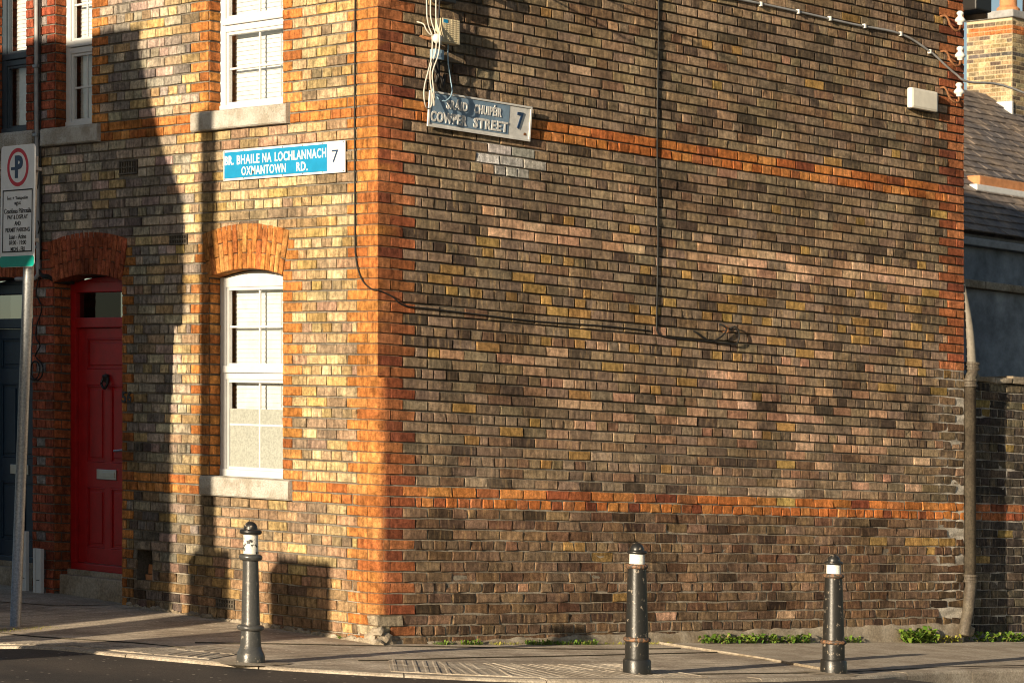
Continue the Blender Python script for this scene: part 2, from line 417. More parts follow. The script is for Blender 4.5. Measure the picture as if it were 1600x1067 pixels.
def split_row(u0, u1, L, header):
    """brick lengths from u0 to u1; the odd length sits at the u1 end"""
    out = []; u = u0; step = L / 2 if header else L
    if header and u1 - u0 > 1.2 * L: out.append((u, u + L / 4)); u += L / 4
    n = int((u1 - u) / step + 1e-6); rem = (u1 - u) - n * step
    for i in range(n): out.append((u, u + step)); u += step
    if rem > .3 * step or not out:
        if rem > .012: out.append((u, u1))
    else:                                              # swallow a sliver by sharing it out
        k = rem / len(out); out = [(a + i * k, b + (i + 1) * k) for i, (a, b) in enumerate(out)]
    return out

# ------------------------------------------------------------------ side wall bricks
rs = random.Random(11)
def is_band(j): return j in (12, 13, 48, 49)
for j in range(-1, TOPJ):
    even = j % 2 == 0; header = j % 4 == 0; z = zc(j) + C / 2
    a = LS * 1.5 if even else LS
    lo = j < 29
    b = WS - (LS if even else 1.5 * LS)
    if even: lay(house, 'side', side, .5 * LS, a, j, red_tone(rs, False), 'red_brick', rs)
    if lo: b = WS
    rough = 1.0 + (1.0 if z < 1.1 else 0) + (.8 if z < .4 else 0)
    for u0, u1 in split_row(a, b, LS, header):
        u0 += rs.uniform(-.003, .003)
        um = (u0 + u1) / 2
        if is_band(j):
            if 4.05 < um < 4.35 and j == 13: tn = (jit((.5, .34, .12), rs), 0)
            else: tn = red_tone(rs, False)
            if j == 48 and .95 + .5 < um < 2.0: tn = (jit((.56, .22, .06), rs), 0)
            kind = 'red_brick'
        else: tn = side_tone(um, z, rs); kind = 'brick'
        if is_band(j) and rs.random() < .8 and not (4.05 < um < 4.35 and j == 13): tn = (jit(rs.choice([(.56, .20, .058), (.50, .165, .05), (.60, .25, .08)]), rs, .12), 0)
        rr = rough + (1.6 if lo and um > 6.15 else 0)
        if lo and um > 6.2:
            tn = (tuple(x * .62 for x in tn[0]), tn[1]) if not is_band(j) else tn
            if rs.random() < .12: continue
        if .98 < um < 1.12 and 2.3 < z < 2.37: continue
        # split a few stretchers, as the wall has odd closers
        if not header and u1 - u0 > .2 and rs.random() < .035:
            m_ = u0 + (u1 - u0) * rs.choice((.35, .5, .65))
            lay(house, 'side', side, u0, m_, j, tn, kind, rs, rough=rr)
            lay(house, 'side', side, m_, u1, j, side_tone(um, z, rs) if kind == 'brick' else red_tone(rs, False), kind, rs, rough=rr)
        else: lay(house, 'side', side, u0, u1, j, tn, kind, rs, rough=rr)
    if not lo:
        if even: lay(house, 'side', side, b, WS, j, red_tone(rs, False), 'red_brick', rs)
        else:
            lay(house, 'side', side, b, b + LS, j, red_tone(rs, False), 'red_brick', rs)
            lay(house, 'side', side, b + LS, WS, j, red_tone(rs, False), 'red_brick', rs)

# corner bricks, one brick seen on both faces; a bull nose below course 24
def corner_brick(j, rg):
    even = j % 2 == 0; wx = (.5 * LS if even else LS) - JP; wy = (LF if even else .5 * LF) - JP
    r = .088 if 2 <= j < 24 else .004; px_ = rg.uniform(-.0015, .0015)
    ring = [(px_, wy)]
    ns = 6 if r > .01 else 1
    for k in range(ns + 1):
        t = math.pi * (1 + .5 * k / ns); ring.append((r + r * math.cos(t) + px_, r + r * math.sin(t) + px_))
    ring += [(wx, px_), (wx, .05), (.05, wy)]
    n = len(ring); V = []; F = []; ch = .003
    jt = .0012 if j >= 2 else .016
    q_ = .0042
    for z, k in ((zc(j) + q_, ch), (zc(j) + q_ + ch * .8, 0), (zc(j + 1) - q_ - ch * .8, 0), (zc(j + 1) - q_, ch)):
        for x, y in ring:
            ii = .8 if x < .02 or y < .02 else 0
            V.append((x + k * ii + rg.uniform(-jt, jt), y + k * ii + rg.uniform(-jt, jt), z + rg.uniform(-jt, jt) * .5))
    for s_ in range(3):
        for i in range(n - 1): F.append((s_ * n + i, s_ * n + i + 1, (s_ + 1) * n + i + 1, (s_ + 1) * n + i))
    F.append(tuple(range(n))); F.append(tuple(3 * n + i for i in reversed(range(n))))
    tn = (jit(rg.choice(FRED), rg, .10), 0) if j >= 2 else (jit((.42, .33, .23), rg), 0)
    sd_ = jit(rg.choice(RED), rg, .12); tl = []         # the tone darkens towards the side face
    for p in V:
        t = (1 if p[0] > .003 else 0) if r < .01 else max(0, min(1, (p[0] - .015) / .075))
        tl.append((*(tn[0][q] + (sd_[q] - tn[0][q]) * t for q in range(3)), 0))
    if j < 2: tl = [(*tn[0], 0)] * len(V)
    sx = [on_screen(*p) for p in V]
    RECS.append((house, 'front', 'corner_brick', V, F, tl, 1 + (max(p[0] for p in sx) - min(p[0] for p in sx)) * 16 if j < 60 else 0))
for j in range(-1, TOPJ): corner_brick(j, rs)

# ------------------------------------------------------------------ front wall bricks
W1 = (1.058, 1.94, 1.099, 2.62); W2 = (1.058, 1.94, 3.799, 5.15); W3 = (3.46, 3.976, 3.799, 5.15)
D1 = (3.051, 3.994, .0, 2.62); ND = (4.297, 5.24, .0, 2.62); NW = (4.39, 4.91, 3.799, 5.15)
SILL1 = (.95, 2.007, .949, 1.097); SILL2 = (.977, 2.118, 3.651, 3.797); SILL3 = (3.34, 4.13, 3.651, 3.797); NSILL = (4.25, 5.06, 3.651, 3.797)
VENTS = [(2.84, 3.09, 3.38, 3.49), (2.20, 2.43, 2.82, 2.90), (1.62, 1.85, .125, .20)]
HOLE = (2.66, 2.86, .27, .50)
NBEND = 7.6
class Arch:
    def __init__(s, o): s.o = o; s.c = (o[0] + o[1]) / 2; s.h = (o[1] - o[0]) / 2; s.rise = .055 * s.h / .441; s.r = (s.h ** 2 + s.rise ** 2) / (2 * s.rise); s.zc = o[3] - s.r; s.ro = s.r + .335; s.th = math.asin(s.h / s.r)
    def half(s, z):                                    # half width of the arch block at height z (outer edge of the ring)
        zt = s.zc + s.ro * math.cos(s.th)
        if z < s.o[3] - s.rise: return None
        if z <= zt: return (z - s.zc) * math.tan(s.th)
        if z < s.zc + s.ro: return math.sqrt(s.ro ** 2 - (z - s.zc) ** 2)
        return None
ARCHES = [Arch(W1), Arch(D1), Arch(ND)]
rf = random.Random(23)
def blocked(j):
    z0, z1 = zc(j), zc(j + 1); zm = (z0 + z1) / 2; out = []
    for o, k in ((W1, 'win'), (W2, 'win'), (W3, 'win'), (D1, 'door'), (ND, 'door'), (NW, 'win')):
        if o[2] < zm < o[3] - .05: out.append((o[0], o[1], k, None))
    for o in (SILL1, SILL2, SILL3, NSILL):
        if o[2] < zm < o[3]: out.append((o[0], o[1], 'sill', None))
    for o in VENTS:
        if o[2] - .02 < zm < o[3] + .02: out.append((o[0], o[1], 'sill', None))
    if HOLE[2] < zm < HOLE[3]: out.append((HOLE[0] + rf.uniform(-.03, .03), HOLE[1] + rf.uniform(-.04, .02), 'sill', None))
    for A in ARCHES:
        a0, a1 = A.half(z0 + JB), A.half(z1 - JB)
        if zm >= A.o[3] - .05 and (a0 or a1) and zm < A.zc + A.ro * math.cos(A.th) + .02:
            a0 = a0 or A.h; a1 = a1 or a0
            out.append((A.c - max(a0, a1), A.c + max(a0, a1), 'arch', (A, a0, a1)))
    return sorted(out)
for j in range(-1, TOPJ):
    even = j % 2 == 0; header = j % 4 == 0; zm = zc(j) + C / 2
    u = LF if even else .5 * LF; kind_l = 'corner'
    stops = blocked(j) + [(NBEND, NBEND, 'end', None)]
    for (a, b, k, extra) in stops:
        s0, s1 = u, a
        if s1 - s0 > .03:
            L_ = []; R_ = []
            if kind_l == 'corner' and not even: L_ = [LF]
            if kind_l == 'win': L_ = [LF if even else .5 * LF]
            if kind_l in ('door',): L_ = [LF * .5 if even else LF * .9]
            if kind_l == 'arch': L_ = [LF * .3 if even else LF * .55] if zm < 2.85 else []
            if k == 'win': R_ = [LF if even else .5 * LF]
            if k == 'door': R_ = [LF * .28 if even else LF * .68]
            if k == 'arch': R_ = [LF * .3 if even else LF * .6] if zm < 2.85 else []
            pier = (s0 > 3.9 and s1 < 4.45 and s1 - s0 < .6)
            p = s0
            ends = []
            for l in L_:
                if p + l < s1 - .02: ends.append((p, p + l, 'r')); p += l
            q = s1
            for l in R_:
                if q - l > p + .02: ends.append((q - l, q, 'r')); q -= l
            inner = [(x, y, None) for x, y in split_row(p, q, LF, header)] if q - p > .015 else []
            for x, y, t in ends + inner:
                um = (x + y) / 2; own = house if um < PARTY else nb
                red = t == 'r' or is_band(j) or pier
                near_win3 = zm > 3.8 and 3.95 < um < 4.45
                if red or near_win3:
                    tn = red_tone(rf, True); kd = 'red_brick'
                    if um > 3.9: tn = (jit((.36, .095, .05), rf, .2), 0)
                    if (pier or near_win3) and 4.1 < um < 4.24 and rf.random() < .6: tn = (jit((.33, .28, .26), rf, .2), 0)
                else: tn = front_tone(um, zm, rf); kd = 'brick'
                if extra is None and kind_l != 'arch':
                    lay(own, 'front', front, x, y, j, tn, kd, rf, rough=1.6 if zm < .5 else 1.0)
                else:                                  # bricks against a skewback: slanted end
                    z0, z1 = zc(j) + JB, zc(j + 1) - JB
                    xa0 = xa1 = x + JP; ya0 = ya1 = y - JP
                    if extra and abs(y - s1) < 1e-6: A, h0, h1 = extra; ya0, ya1 = A.c - h0 - JP, A.c - h1 - JP
                    if kind_l == 'arch' and abs(x - s0) < 1e-6 and prev_extra: A, h0, h1 = prev_extra; xa0, xa1 = A.c + h0 + JP, A.c + h1 + JP
                    if ya1 - xa1 > .012 and ya0 - xa0 > .012:
                        V, F = brick_geo([(xa0, z0), (ya0, z0), (ya1, z1), (xa1, z1)], front, rf, prot=rf.uniform(-.002, .002))
                        record(own, 'front', kd, V, F, *tn)
        u = b; kind_l = k; prev_extra = extra
        if k == 'sill': kind_l = 'sill'

# reveals: bricks turned into the openings
def reveal(own, o, depth, rg, z0, z1, both=True):
    lit = own is house and o[0] < 3
    for j in range(int((z0 - Z0) / C) - 1, int((z1 - Z0) / C) + 1):
        a, b = max(zc(j), z0), min(zc(j + 1), z1)
        if b - a < .02: continue
        for S, sg in ((o[1], -1), (o[0], 1)):
            fn = (lambda u_, z_, n_, S=S, sg=sg: (u_, S + sg * n_, z_))
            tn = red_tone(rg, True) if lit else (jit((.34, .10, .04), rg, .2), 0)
            cuts = [.006, depth] if depth < .13 or j % 2 else [.006, depth * .45, depth]
            for c0, c1 in zip(cuts, cuts[1:]):
                lay(own, 'front', fn, c0, c1, j, tn, 'red_brick', rg, zr=(a, b), hidden=(sg == 1), prot=.0085)
rv = random.Random(31)
reveal(house, W1, .112, rv, W1[2], 2.565); reveal(house, W2, .112, rv, W2[2], 5.15); reveal(house, W3, .112, rv, W3[2], 5.15)
reveal(house, D1, .168, rv, .10, 2.565); reveal(nb, ND, .168, rv, .10, 2.565); reveal(nb, NW, .112, rv, NW[2], 5.15)

# segmental arches of stacked voussoirs
def arch(own, A, depth, rg, lit):
    n = 17
    for i in range(n):
        t0 = -A.th + 2 * A.th * i / n; t1 = -A.th + 2 * A.th * (i + 1) / n
        g = .0035 / A.ro
        sp = A.r + (.335) * (.64 if i % 2 else .36)
        for r0, r1 in ((A.r, sp), (sp, A.ro)):
            q = [(A.c + r * math.sin(t), A.zc + r * math.cos(t)) for r, t in ((r0 + .003, t0 + g), (r0 + .003, t1 - g), (r1 - .003, t1 - g), (r1 - .003, t0 + g))]
            V, F = brick_geo(q, front, rg, prot=.0045 + rg.uniform(-.001, .001), back=depth, jt=.001)
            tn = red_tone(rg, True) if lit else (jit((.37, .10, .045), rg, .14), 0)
            record(own, 'front', 'arch_brick', V, F, *tn)
for A, o_, d_ in ((ARCHES[0], house, .112), (ARCHES[1], house, .168), (ARCHES[2], nb, .168)): arch(o_, A, d_, rv, A is ARCHES[0])

# ------------------------------------------------------------------ mortar bodies of the walls
MORT = (.10, .088, .074); LIGHT = (.44, .39, .31); WHITE = (.62, .57, .49); SIDEM = (.105, .088, .068)
def lerp(a, b, t): return tuple(x + (y - x) * t for x, y in zip(a, b))
def mortar_face(mb, fn, u0, u1, z0, z1, tone, rec, du=.11):
    nu = max(1, int((u1 - u0) / du)); nz = max(1, int((z1 - z0) / .0375)); o = len(mb.v)
    for i in range(nz + 1):
        for k in range(nu + 1):
            u = u0 + (u1 - u0) * k / nu; z = z0 + (z1 - z0) * i / nz
            mb.v.append(fn(u, z, -rec(u, z))); mb.c.append((*tone(u, z), 0))
    for i in range(nz):
        for k in range(nu):
            a = o + i * (nu + 1) + k; mb.f.append((a, a + 1, a + nu + 2, a + nu + 1))
rm = random.Random(5)
def side_mort(u, z):
    c = SIDEM
    if z < 1.9: c = lerp(c, LIGHT, min(1, (1.9 - z) / .8) * rm.uniform(.1, .75))
    if z < 2.25 and u > 6.05: c = lerp(c, WHITE, rm.uniform(.2, 1) * min(1, (u - 6.05) / .3))
    if .9 < u < 1.6 and 3.3 < z < 3.6: c = lerp(c, WHITE, rm.uniform(.1, .8))
    return c
def side_rec(u, z):
    r = .013 if z > 1.7 else .013 - .0065 * min(1, (1.7 - z) / .7)
    if u > 6.2 and z < 2.25: r = rm.uniform(.001, .011)
    return r + rm.uniform(-.001, .001)
mb = MB(); mortar_face(mb, side, .06, WS, -.2, EAVE, side_mort, side_rec)
n0 = len(mb.v); k_ = .0075
for z0_, z1_, r_ in ((-.2, zc(24), .085), (zc(24), EAVE, .006)):
    ring_ = [(k_, .2)] + [(r_ + (r_ - k_) * math.cos(t), r_ + (r_ - k_) * math.sin(t)) for t in [math.pi * (1 + .5 * i / 8) for i in range(9)]] + [(.2, k_), (.2, .2)]
    mb.prism(ring_, lambda u, z, d: (u, z, d), z0_, z1_)
mb.c += [(.17, .105, .065, 0)] * (len(mb.v) - n0)
n0 = len(mb.v)
mb.box((.06, .016, -.3), (WS, .30, EAVE), None); mb.c += [(*MORT, 0)] * (len(mb.v) - n0)
# gable above the eaves
n0 = len(mb.v); mb.prism([(0, EAVE + .001), (WS, EAVE + .001), (WS / 2, EAVE + 3.6)], side, -.004, -.28); mb.c += [(.16, .125, .085, 0)] * (len(mb.v) - n0)
n0 = len(mb.v); mb.box((WS - .30, .301, -.3), (WS - .004, 9, EAVE)); mb.c += [(.16, .125, .085, 0)] * (len(mb.v) - n0)   # rear wall
side_wall = mb.build('side_wall', 'mortar', house)
def front_body(own, s0, s1, openings, sills):
    mb = MB(); ys = sorted({s0, s1, *[v for o in openings for v in o[:2] if s0 < v < s1]}); zs = sorted({-.3, EAVE, *[v for o in openings for v in o[2:] if v > 0]})
    fm = lambda u, z: lerp(MORT, LIGHT, rm.uniform(0, .35) if z > .35 else rm.uniform(.1, .8))
    for a, b in zip(ys, ys[1:]):
        for c, d in zip(zs, zs[1:]):
            um, zm = (a + b) / 2, (c + d) / 2
            if any(o[0] < um < o[1] and (o[2] if o[2] > 0 else -1) < zm < o[3] for o in openings): continue
            mortar_face(mb, front, a, b, c, d, fm, lambda u, z: .0105 + rm.uniform(-.001, .001))
            n0 = len(mb.v); mb.box((.0125, a, c), (.30, b, d)); mb.c += [(*MORT, 0)] * (len(mb.v) - n0)
    return mb.build('front_wall', 'mortar', own)
front_wall = front_body(house, .10, PARTY, [W1, W2, W3, D1, (*HOLE,)], None)
nb_wall = front_body(nb, PARTY + .002, NBEND, [ND, NW], None)
n_ = MB(); n_.box((.03, HOLE[0] - .02, HOLE[2] - .02), (.29, HOLE[1] + .02, HOLE[3] + .02)); 
PARTS = {(id(house), 'side'): side_wall, (id(house), 'front'): front_wall, (id(nb), 'front'): nb_wall}

# ------------------------------------------------------------------ garden wall bricks
rg_ = random.Random(41)
GY = .085; GX0, GX1 = 6.60, 13.0; GTOP = 28
def gw(u, z, n): return (u, GY - n, z)
mb = MB()
def g_mort(u, z): return lerp((.16, .14, .12), WHITE, rg_.uniform(0, .9) ** 1.5 if u < 9 else .2)
mortar_face(mb, gw, GX0, GX1, -.3, zc(GTOP), g_mort, lambda u, z: .007 + rg_.uniform(-.004, .004))
n0 = len(mb.v); mb.box((GX0, GY + .0135, -.3), (GX1, GY + .22, zc(GTOP))); mb.c += [(.16, .14, .12, 0)] * (len(mb.v) - n0)
gwall = mb.build('wall_core', 'mortar', garden)
PARTS[(id(garden), 'wall')] = gwall
for j in range(-1, GTOP):
    off = 0 if j % 2 else .5 * LS; u = GX0 + .01 - off * .9; u = max(u, GX0 + .002)
    first = True
    while u < GX1 - .05:
        l = (LS if not (first and off) else .5 * LS) * (.5 if j % 4 == 0 and not first else 1) + rg_.uniform(-.006, .006); first = False
        v_ = min(u + l, GX1); z = zc(j) + C / 2
        if j in (12, 13): tn = red_tone(rg_, False)
        else: tn = (jit(pick([((.10, .085, .07), 40), ((.15, .12, .085), 25), ((.065, .055, .05), 25), ((.30, .21, .08), 6)], rg_), rg_, .2), .2)
        lay(garden, 'wall', gw, u, v_, j, tn, 'brick', rg_, rough=2.2)
        u = v_
cp = MB()
for i in range(26):
    u0 = GX0 + .02 + i * .245
    cp.cbox((u0, GY - .03 + rg_.uniform(-.01, .01), zc(GTOP) + .004), (u0 + .24, GY + .25, zc(GTOP) + .045 + rg_.uniform(0, .02) + .004 * i), .01, .008, rg_)
cp.build('coping', 'concrete', garden)

# ------------------------------------------------------------------ turn the brick records into objects
def tones(r):                                          # arrises hold more soot than faces
    n = len(r[3]); c = r[5]
    if isinstance(c, list): return c
    k = .62 if r[2] == 'brick' else .8
    return [(c[0] * k, c[1] * k, c[2] * k, c[3])] * 16 + [c] * (n - 16)
def emit():
    from collections import defaultdict
    by = defaultdict(list)
    for r in RECS: by[(id(r[0]), r[2])].append(r)
    rest = defaultdict(list)
    for (hid, kind), lst in by.items():
        lst.sort(key=lambda r: -r[6])
        for i, r in enumerate(lst):
            if i < 300 and r[6] > 60:
                V = r[3]; c = tuple(sum(p[k] for p in V) / len(V) for k in range(3))
                m = MB(); m.add(V, r[4]); m.c += tones(r); m.build(kind, 'brick', PARTS[(hid, r[1])], origin=c)
            else: rest[hid].append(r)
    for hid, lst in rest.items():
        m = MB()
        for r in lst: m.add(r[3], r[4]); m.c += tones(r)
        m.build('brickwork', 'brick', lst[0][0], kind='stuff')
emit()

# ------------------------------------------------------------------ roofs of the terrace, out of the picture above
mb = MB()
for x0, x1 in ((-.22, WS / 2), (WS / 2, WS + .22)):
    zz = lambda x: EAVE + .06 + 3.6 * (1 - abs(x - WS / 2) / (WS / 2))
    mb.prism([(x0, zz(x0)), (x1, zz(x1)), (x1, zz(x1) + .06), (x0, zz(x0) + .06)], lambda u, z, d: (u, d, z), -.08, PARTY)
mb.build('roof', 'slate', house)
mb = MB()
for x0, x1 in ((-.22, WS / 2), (WS / 2, WS + .22)):
    mb.prism([(x0, zz(x0)), (x1, zz(x1)), (x1, zz(x1) + .06), (x0, zz(x0) + .06)], lambda u, z, d: (u, d, z), PARTY + .004, NBEND)
mb.build('roof', 'slate', nb)
mb = MB(); mb.tube([(-.17, -.05, EAVE + .02), (-.17, PARTY, EAVE + .02)], .055, 10); mb.build('gutter', 'black_metal', house)
mb = MB(); mb.cbox((WS - .02, -.14, EAVE - .14), (WS + .20, .25, EAVE + .02), .015); mb.build('rear_gutter_end', 'black_metal', house)

# ------------------------------------------------------------------ sills
def sill(own, S, rg, worn):
    mb = MB(); bm = bmesh.new(); nu = 16
    prof = [(-.05, S[3] + .004), (.012, S[3]), (.034, S[3] - .008), (.040, S[3] - .022), (.040, S[2] + .012), (.030, S[2] + .002), (-.05, S[2])]
    for i in range(nu + 1):
        u = S[0] + (S[1] - S[0]) * i / nu; e = .006 if i in (0, nu) else 0
        for n, z in prof: mb.v.append(front(u, z + rg.uniform(-.0012, .0012), n + rg.uniform(-.0014, .0014) - e * (n > 0)))
    p = len(prof)
    for i in range(nu):
        for k in range(p): mb.f.append((i * p + k, i * p + (k + 1) % p, (i + 1) * p + (k + 1) % p, (i + 1) * p + k))
    mb.f.append(tuple(range(p))); mb.f.append(tuple(nu * p + i for i in range(p)))
    return mb.build('window_sill', 'granite', own)
for own, S in ((house, SILL1), (house, SILL2), (house, SILL3), (nb, NSILL)): sill(own, S, rv, 0)

# ------------------------------------------------------------------ windows
def window(own, o, rec, mat, arched, bars, blind_to, frost=None, tr=None, zt=None, vbars=1):
    s0, s1, z0, z1 = o; zt = zt or z1
    fn = lambda u, z, d: (rec + d, u, z)               # d: into the room
    f = MB(); fw = .062
    b0 = z0 - .002
    f.cbox((rec, s0 - .01, b0), (rec + .06, s0 + fw, zt), .006); f.cbox((rec, s1 - fw, b0), (rec + .06, s1 + .01, zt), .006)
    f.cbox((rec - .012, s0 + .002, b0 + .001), (rec + .055, s1 - .002, b0 + .055), .006)
    f.cbox((rec + .003, s0 + .003, zt - .075), (rec + .056, s1 - .003, zt - .002), .006)
    win = f.build('window', mat, own)
    if arched:
        A = Arch(o); pts = [(s0 + .002, zt - .004)] + [(A.c + A.r * math.sin(t), A.zc + A.r * math.cos(t) - .004) for t in [(-A.th + 2 * A.th * i / 14) for i in range(15)]] + [(s1 - .002, zt - .004)]
        m = MB(); m.prism(pts, fn, .008, .05); m.build('frame_head', mat, win)
    tr = tr or (z0 + .52 * (zt - z0)); m = MB()
    m.cbox((rec - .010, s0 + fw * .5, tr - .005), (rec + .05, s1 - fw * .5, tr + .045), .006)
    m.cbox((rec + .004, s0 + fw * .5, tr - .055), (rec + .058, s1 - fw * .5, tr - .008), .006)
    m.build('transom', mat, win)
    for lo, hi, name in ((b0 + .055, tr - .055, 'sash'), (tr + .045, zt - .075, 'sash')):
        m = MB(); e = .022; a, b = s0 + fw, s1 - fw
        for y0, y1, q0, q1 in ((a, a + e, lo, hi), (b - e, b, lo, hi), (a + e, b - e, lo, lo + e), (a + e, b - e, hi - e, hi)):
            m.cbox((rec + .014, y0, q0), (rec + .05, y1, q1), .004)
        sash = m.build(name, mat, win)
        zf = frost if frost and lo < frost < hi else None
        m = MB(); x_ = rec + .031; m.add([(x_, a + .01, zf or lo + .01), (x_, b - .01, zf or lo + .01), (x_, b - .01, hi - .01), (x_, a + .01, hi - .01)], [(0, 1, 2, 3)]); m.build('pane', 'window_glass', win)
        if zf:
            m = MB(); m.box((rec + .030, a + .01, lo + .01), (rec + .034, b - .01, zf - .002)); m.build('frosted_pane', 'frosted_glass', win)
        if bars:
            bw = .008; mid = lo + (hi - lo) * .5
            m = MB(); m.cbox((rec + .026, (a + b) / 2 - bw, lo + e), (rec + .040, (a + b) / 2 + bw, hi - e), .003); m.build('glazing_bar', mat, win)
            m = MB(); m.cbox((rec + .025, a + e, mid - bw), (rec + .041, b - e, mid + bw), .003); m.build('glazing_bar', mat, win)
    # blind behind the panes
    m = MB(); z = zt - .06; k = 0
    while z > blind_to:
        m.add([(rec + .106, s0 + .05, z), (rec + .106, s1 - .058, z), (rec + .099, s1 - .058, z - .036), (rec + .099, s0 + .05, z - .036)], [(0, 1, 2, 3)])
        m.add([(rec + .106, s0 + .05, z), (rec + .106, s1 - .058, z), (rec + .112, s1 - .058, z - .001), (rec + .112, s0 + .05, z - .001)], [(0, 1, 2, 3)])
        z -= .033; k += 1
    m.tube([(rec + .094, s0 + .27, zt - .06), (rec + .093, s0 + .27, blind_to)], .004, 5)
    m.build('blind', 'blind', win)
    m = MB()                                           # dim room behind
    x0, x1 = rec + .07, rec + .9
    for q in ([(x1, s0, z0), (x1, s1, z0), (x1, s1, zt), (x1, s0, zt)], [(x0, s0, z0), (x1, s0, z0), (x1, s0, zt), (x0, s0, zt)], [(x0, s1, z0), (x1, s1, z0), (x1, s1, zt), (x0, s1, zt)],
              [(x0, s0, z0), (x1, s0, z0), (x1, s1, z0), (x0, s1, z0)], [(x0, s0, zt), (x1, s0, zt), (x1, s1, zt), (x0, s1, zt)]): m.add(q, [(0, 1, 2, 3)])
    m.build('room_lining', 'room', win)
    return win
window(house, W1, .11, 'upvc', True, True, 1.62, frost=1.605, tr=1.872, zt=2.575)
window(house, W2, .11, 'upvc', False, True, 3.83, tr=4.45)
window(house, W3, .11, 'upvc', False, True, 3.9, tr=4.45)
window(nb, NW, .11, 'upvc_grey', False, False, 3.86, tr=4.42)

# ------------------------------------------------------------------ doors
def door(own, o, mat, rec, fan=True):
    s0, s1 = o[0], o[1]; zt = 2.58
    f = MB(); fw = .075
    f.cbox((rec, s0 - .004, .26), (rec + .08, s0 + fw, zt), .006); f.cbox((rec, s1 - fw, .26), (rec + .08, s1 + .004, zt), .006)
    f.cbox((rec + .002, s0 + fw - .01, 2.495), (rec + .078, s1 - fw + .01, zt - .002), .006)
    f.cbox((rec - .004, s0 + fw - .012, 2.215), (rec + .074, s1 - fw + .012, 2.295), .006)
    d = f.build('door', mat, own)
    A = Arch(o); pts = [(s0 + .002, zt - .03)] + [(A.c + A.r * math.sin(t), A.zc + A.r * math.cos(t) - .004) for t in [(-A.th + 2 * A.th * i / 14) for i in range(15)]] + [(s1 - .002, zt - .03)]
    m = MB(); m.prism(pts, lambda u, z, dd: (rec + dd, u, z), .010, .07); m.build('frame_head', mat, d)
    m = MB(); m.add([(rec + .04, s0 + fw - .01, 2.29), (rec + .04, s1 - fw + .01, 2.29), (rec + .04, s1 - fw + .01, 2.50), (rec + .04, s0 + fw - .01, 2.50)], [(0, 1, 2, 3)]); m.build('fanlight_pane', 'fanlight_glass', d)
    m = MB(); x1 = rec + .7
    m.add([(x1, s0, 2.2), (x1, s1, 2.2), (x1, s1, 2.6), (x1, s0, 2.6)], [(0, 1, 2, 3)]); m.build('hall_lining', 'dark_hall', d)
    a, b = s0 + fw + .003, s1 - fw - .003; zb = .345; x = rec + .03
    m = MB(); st = .11; mid = (a + b) / 2
    m.box((x + .014, a, zb), (x + .05, b, 2.212))
    rails = [(zb, .47), (.95, 1.15), (1.76, 1.885), (2.13, 2.212)]
    for q0, q1 in rails: m.cbox((x, a + .001, q0), (x + .02, b - .001, q1), .003)
    for y0, y1 in ((a, a + st), (b - st, b)): m.cbox((x - .0015, y0, zb), (x + .02, y1, 2.211), .003)
    for q0, q1 in ((.465, .955), (1.145, 1.765)): m.cbox((x + .0012, mid - .045, q0), (x + .02, mid + .045, q1), .003)
    leaf = m.build('door_leaf', mat, d)
    for y0, y1, q0, q1 in ((a + st, mid - .045, .47, .95), (mid + .045, b - st, .47, .95), (a + st, mid - .045, 1.15, 1.76), (mid + .045, b - st, 1.15, 1.76), (a + st, b - st, 1.885, 2.13)):
        m = MB(); m.cbox((x + .004, y0 + .035, q0 + .035), (x + .016, y1 - .035, q1 - .035), .006); m.build('panel', mat, d)
        mm = MB(); e = .014
        for u0, u1, w0, w1 in ((y0, y1, q0, q0 + e), (y0, y1, q1 - e, q1), (y0, y0 + e, q0 + e, q1 - e), (y1 - e, y1, q0 + e, q1 - e)):
            mm.cbox((x + .002, u0 + .001, w0 + .001), (x + .0155, u1 - .001, w1 - .001), .004)
        mm.build('panel_moulding', mat, d)
    m = MB(); m.cbox((rec - .012, a - .06, .285), (rec + .05, b + .06, .342), .008); m.build('weather_bar', mat, d)
    m = MB(); m.cbox((x - .012, mid - .135, 1.015), (x + .001, mid + .135, 1.095), .004); lb = m.build('letterbox', 'chrome', d)
    m = MB(); m.cbox((x - .017, mid - .115, 1.034), (x - .0125, mid + .115, 1.076), .002); m.build('letterbox_flap', 'chrome', d)
    return d, x, mid
d, x, mid = door(house, D1, 'red_paint', .165)
m = MB(); m.lathe([(.004, .02), (.028, .012), (.034, 0), (.02, -.03), (.012, -.05)], (x - .012, mid, 1.83), 12)
m.tube([(x - .015, mid - .03, 1.82), (x - .03, mid - .04, 1.77), (x - .03, mid, 1.735), (x - .03, mid + .04, 1.77), (x - .015, mid + .03, 1.82)], .011, 8, 5); m.build('door_knocker', 'black_metal', d)
m = MB(); m.tube([(x, mid - .30, 1.255), (x - .05, mid - .30, 1.255), (x - .055, mid - .17, 1.245)], .010, 8, 4); m.build('door_handle', 'chrome', d)
door(nb, ND, 'blue_paint', .165)
for own, o, zs in ((house, D1, .262), (nb, ND, .275)):
    m = MB(); m.cbox((.055, o[0] + .003, -.1), (.27, o[1] - .003, zs - .02), .012, .004, rv); m.cbox((.13, o[0] + .004, zs - .021), (.265, o[1] - .004, zs + .025), .006)
    m.build('doorstep', 'concrete', own)
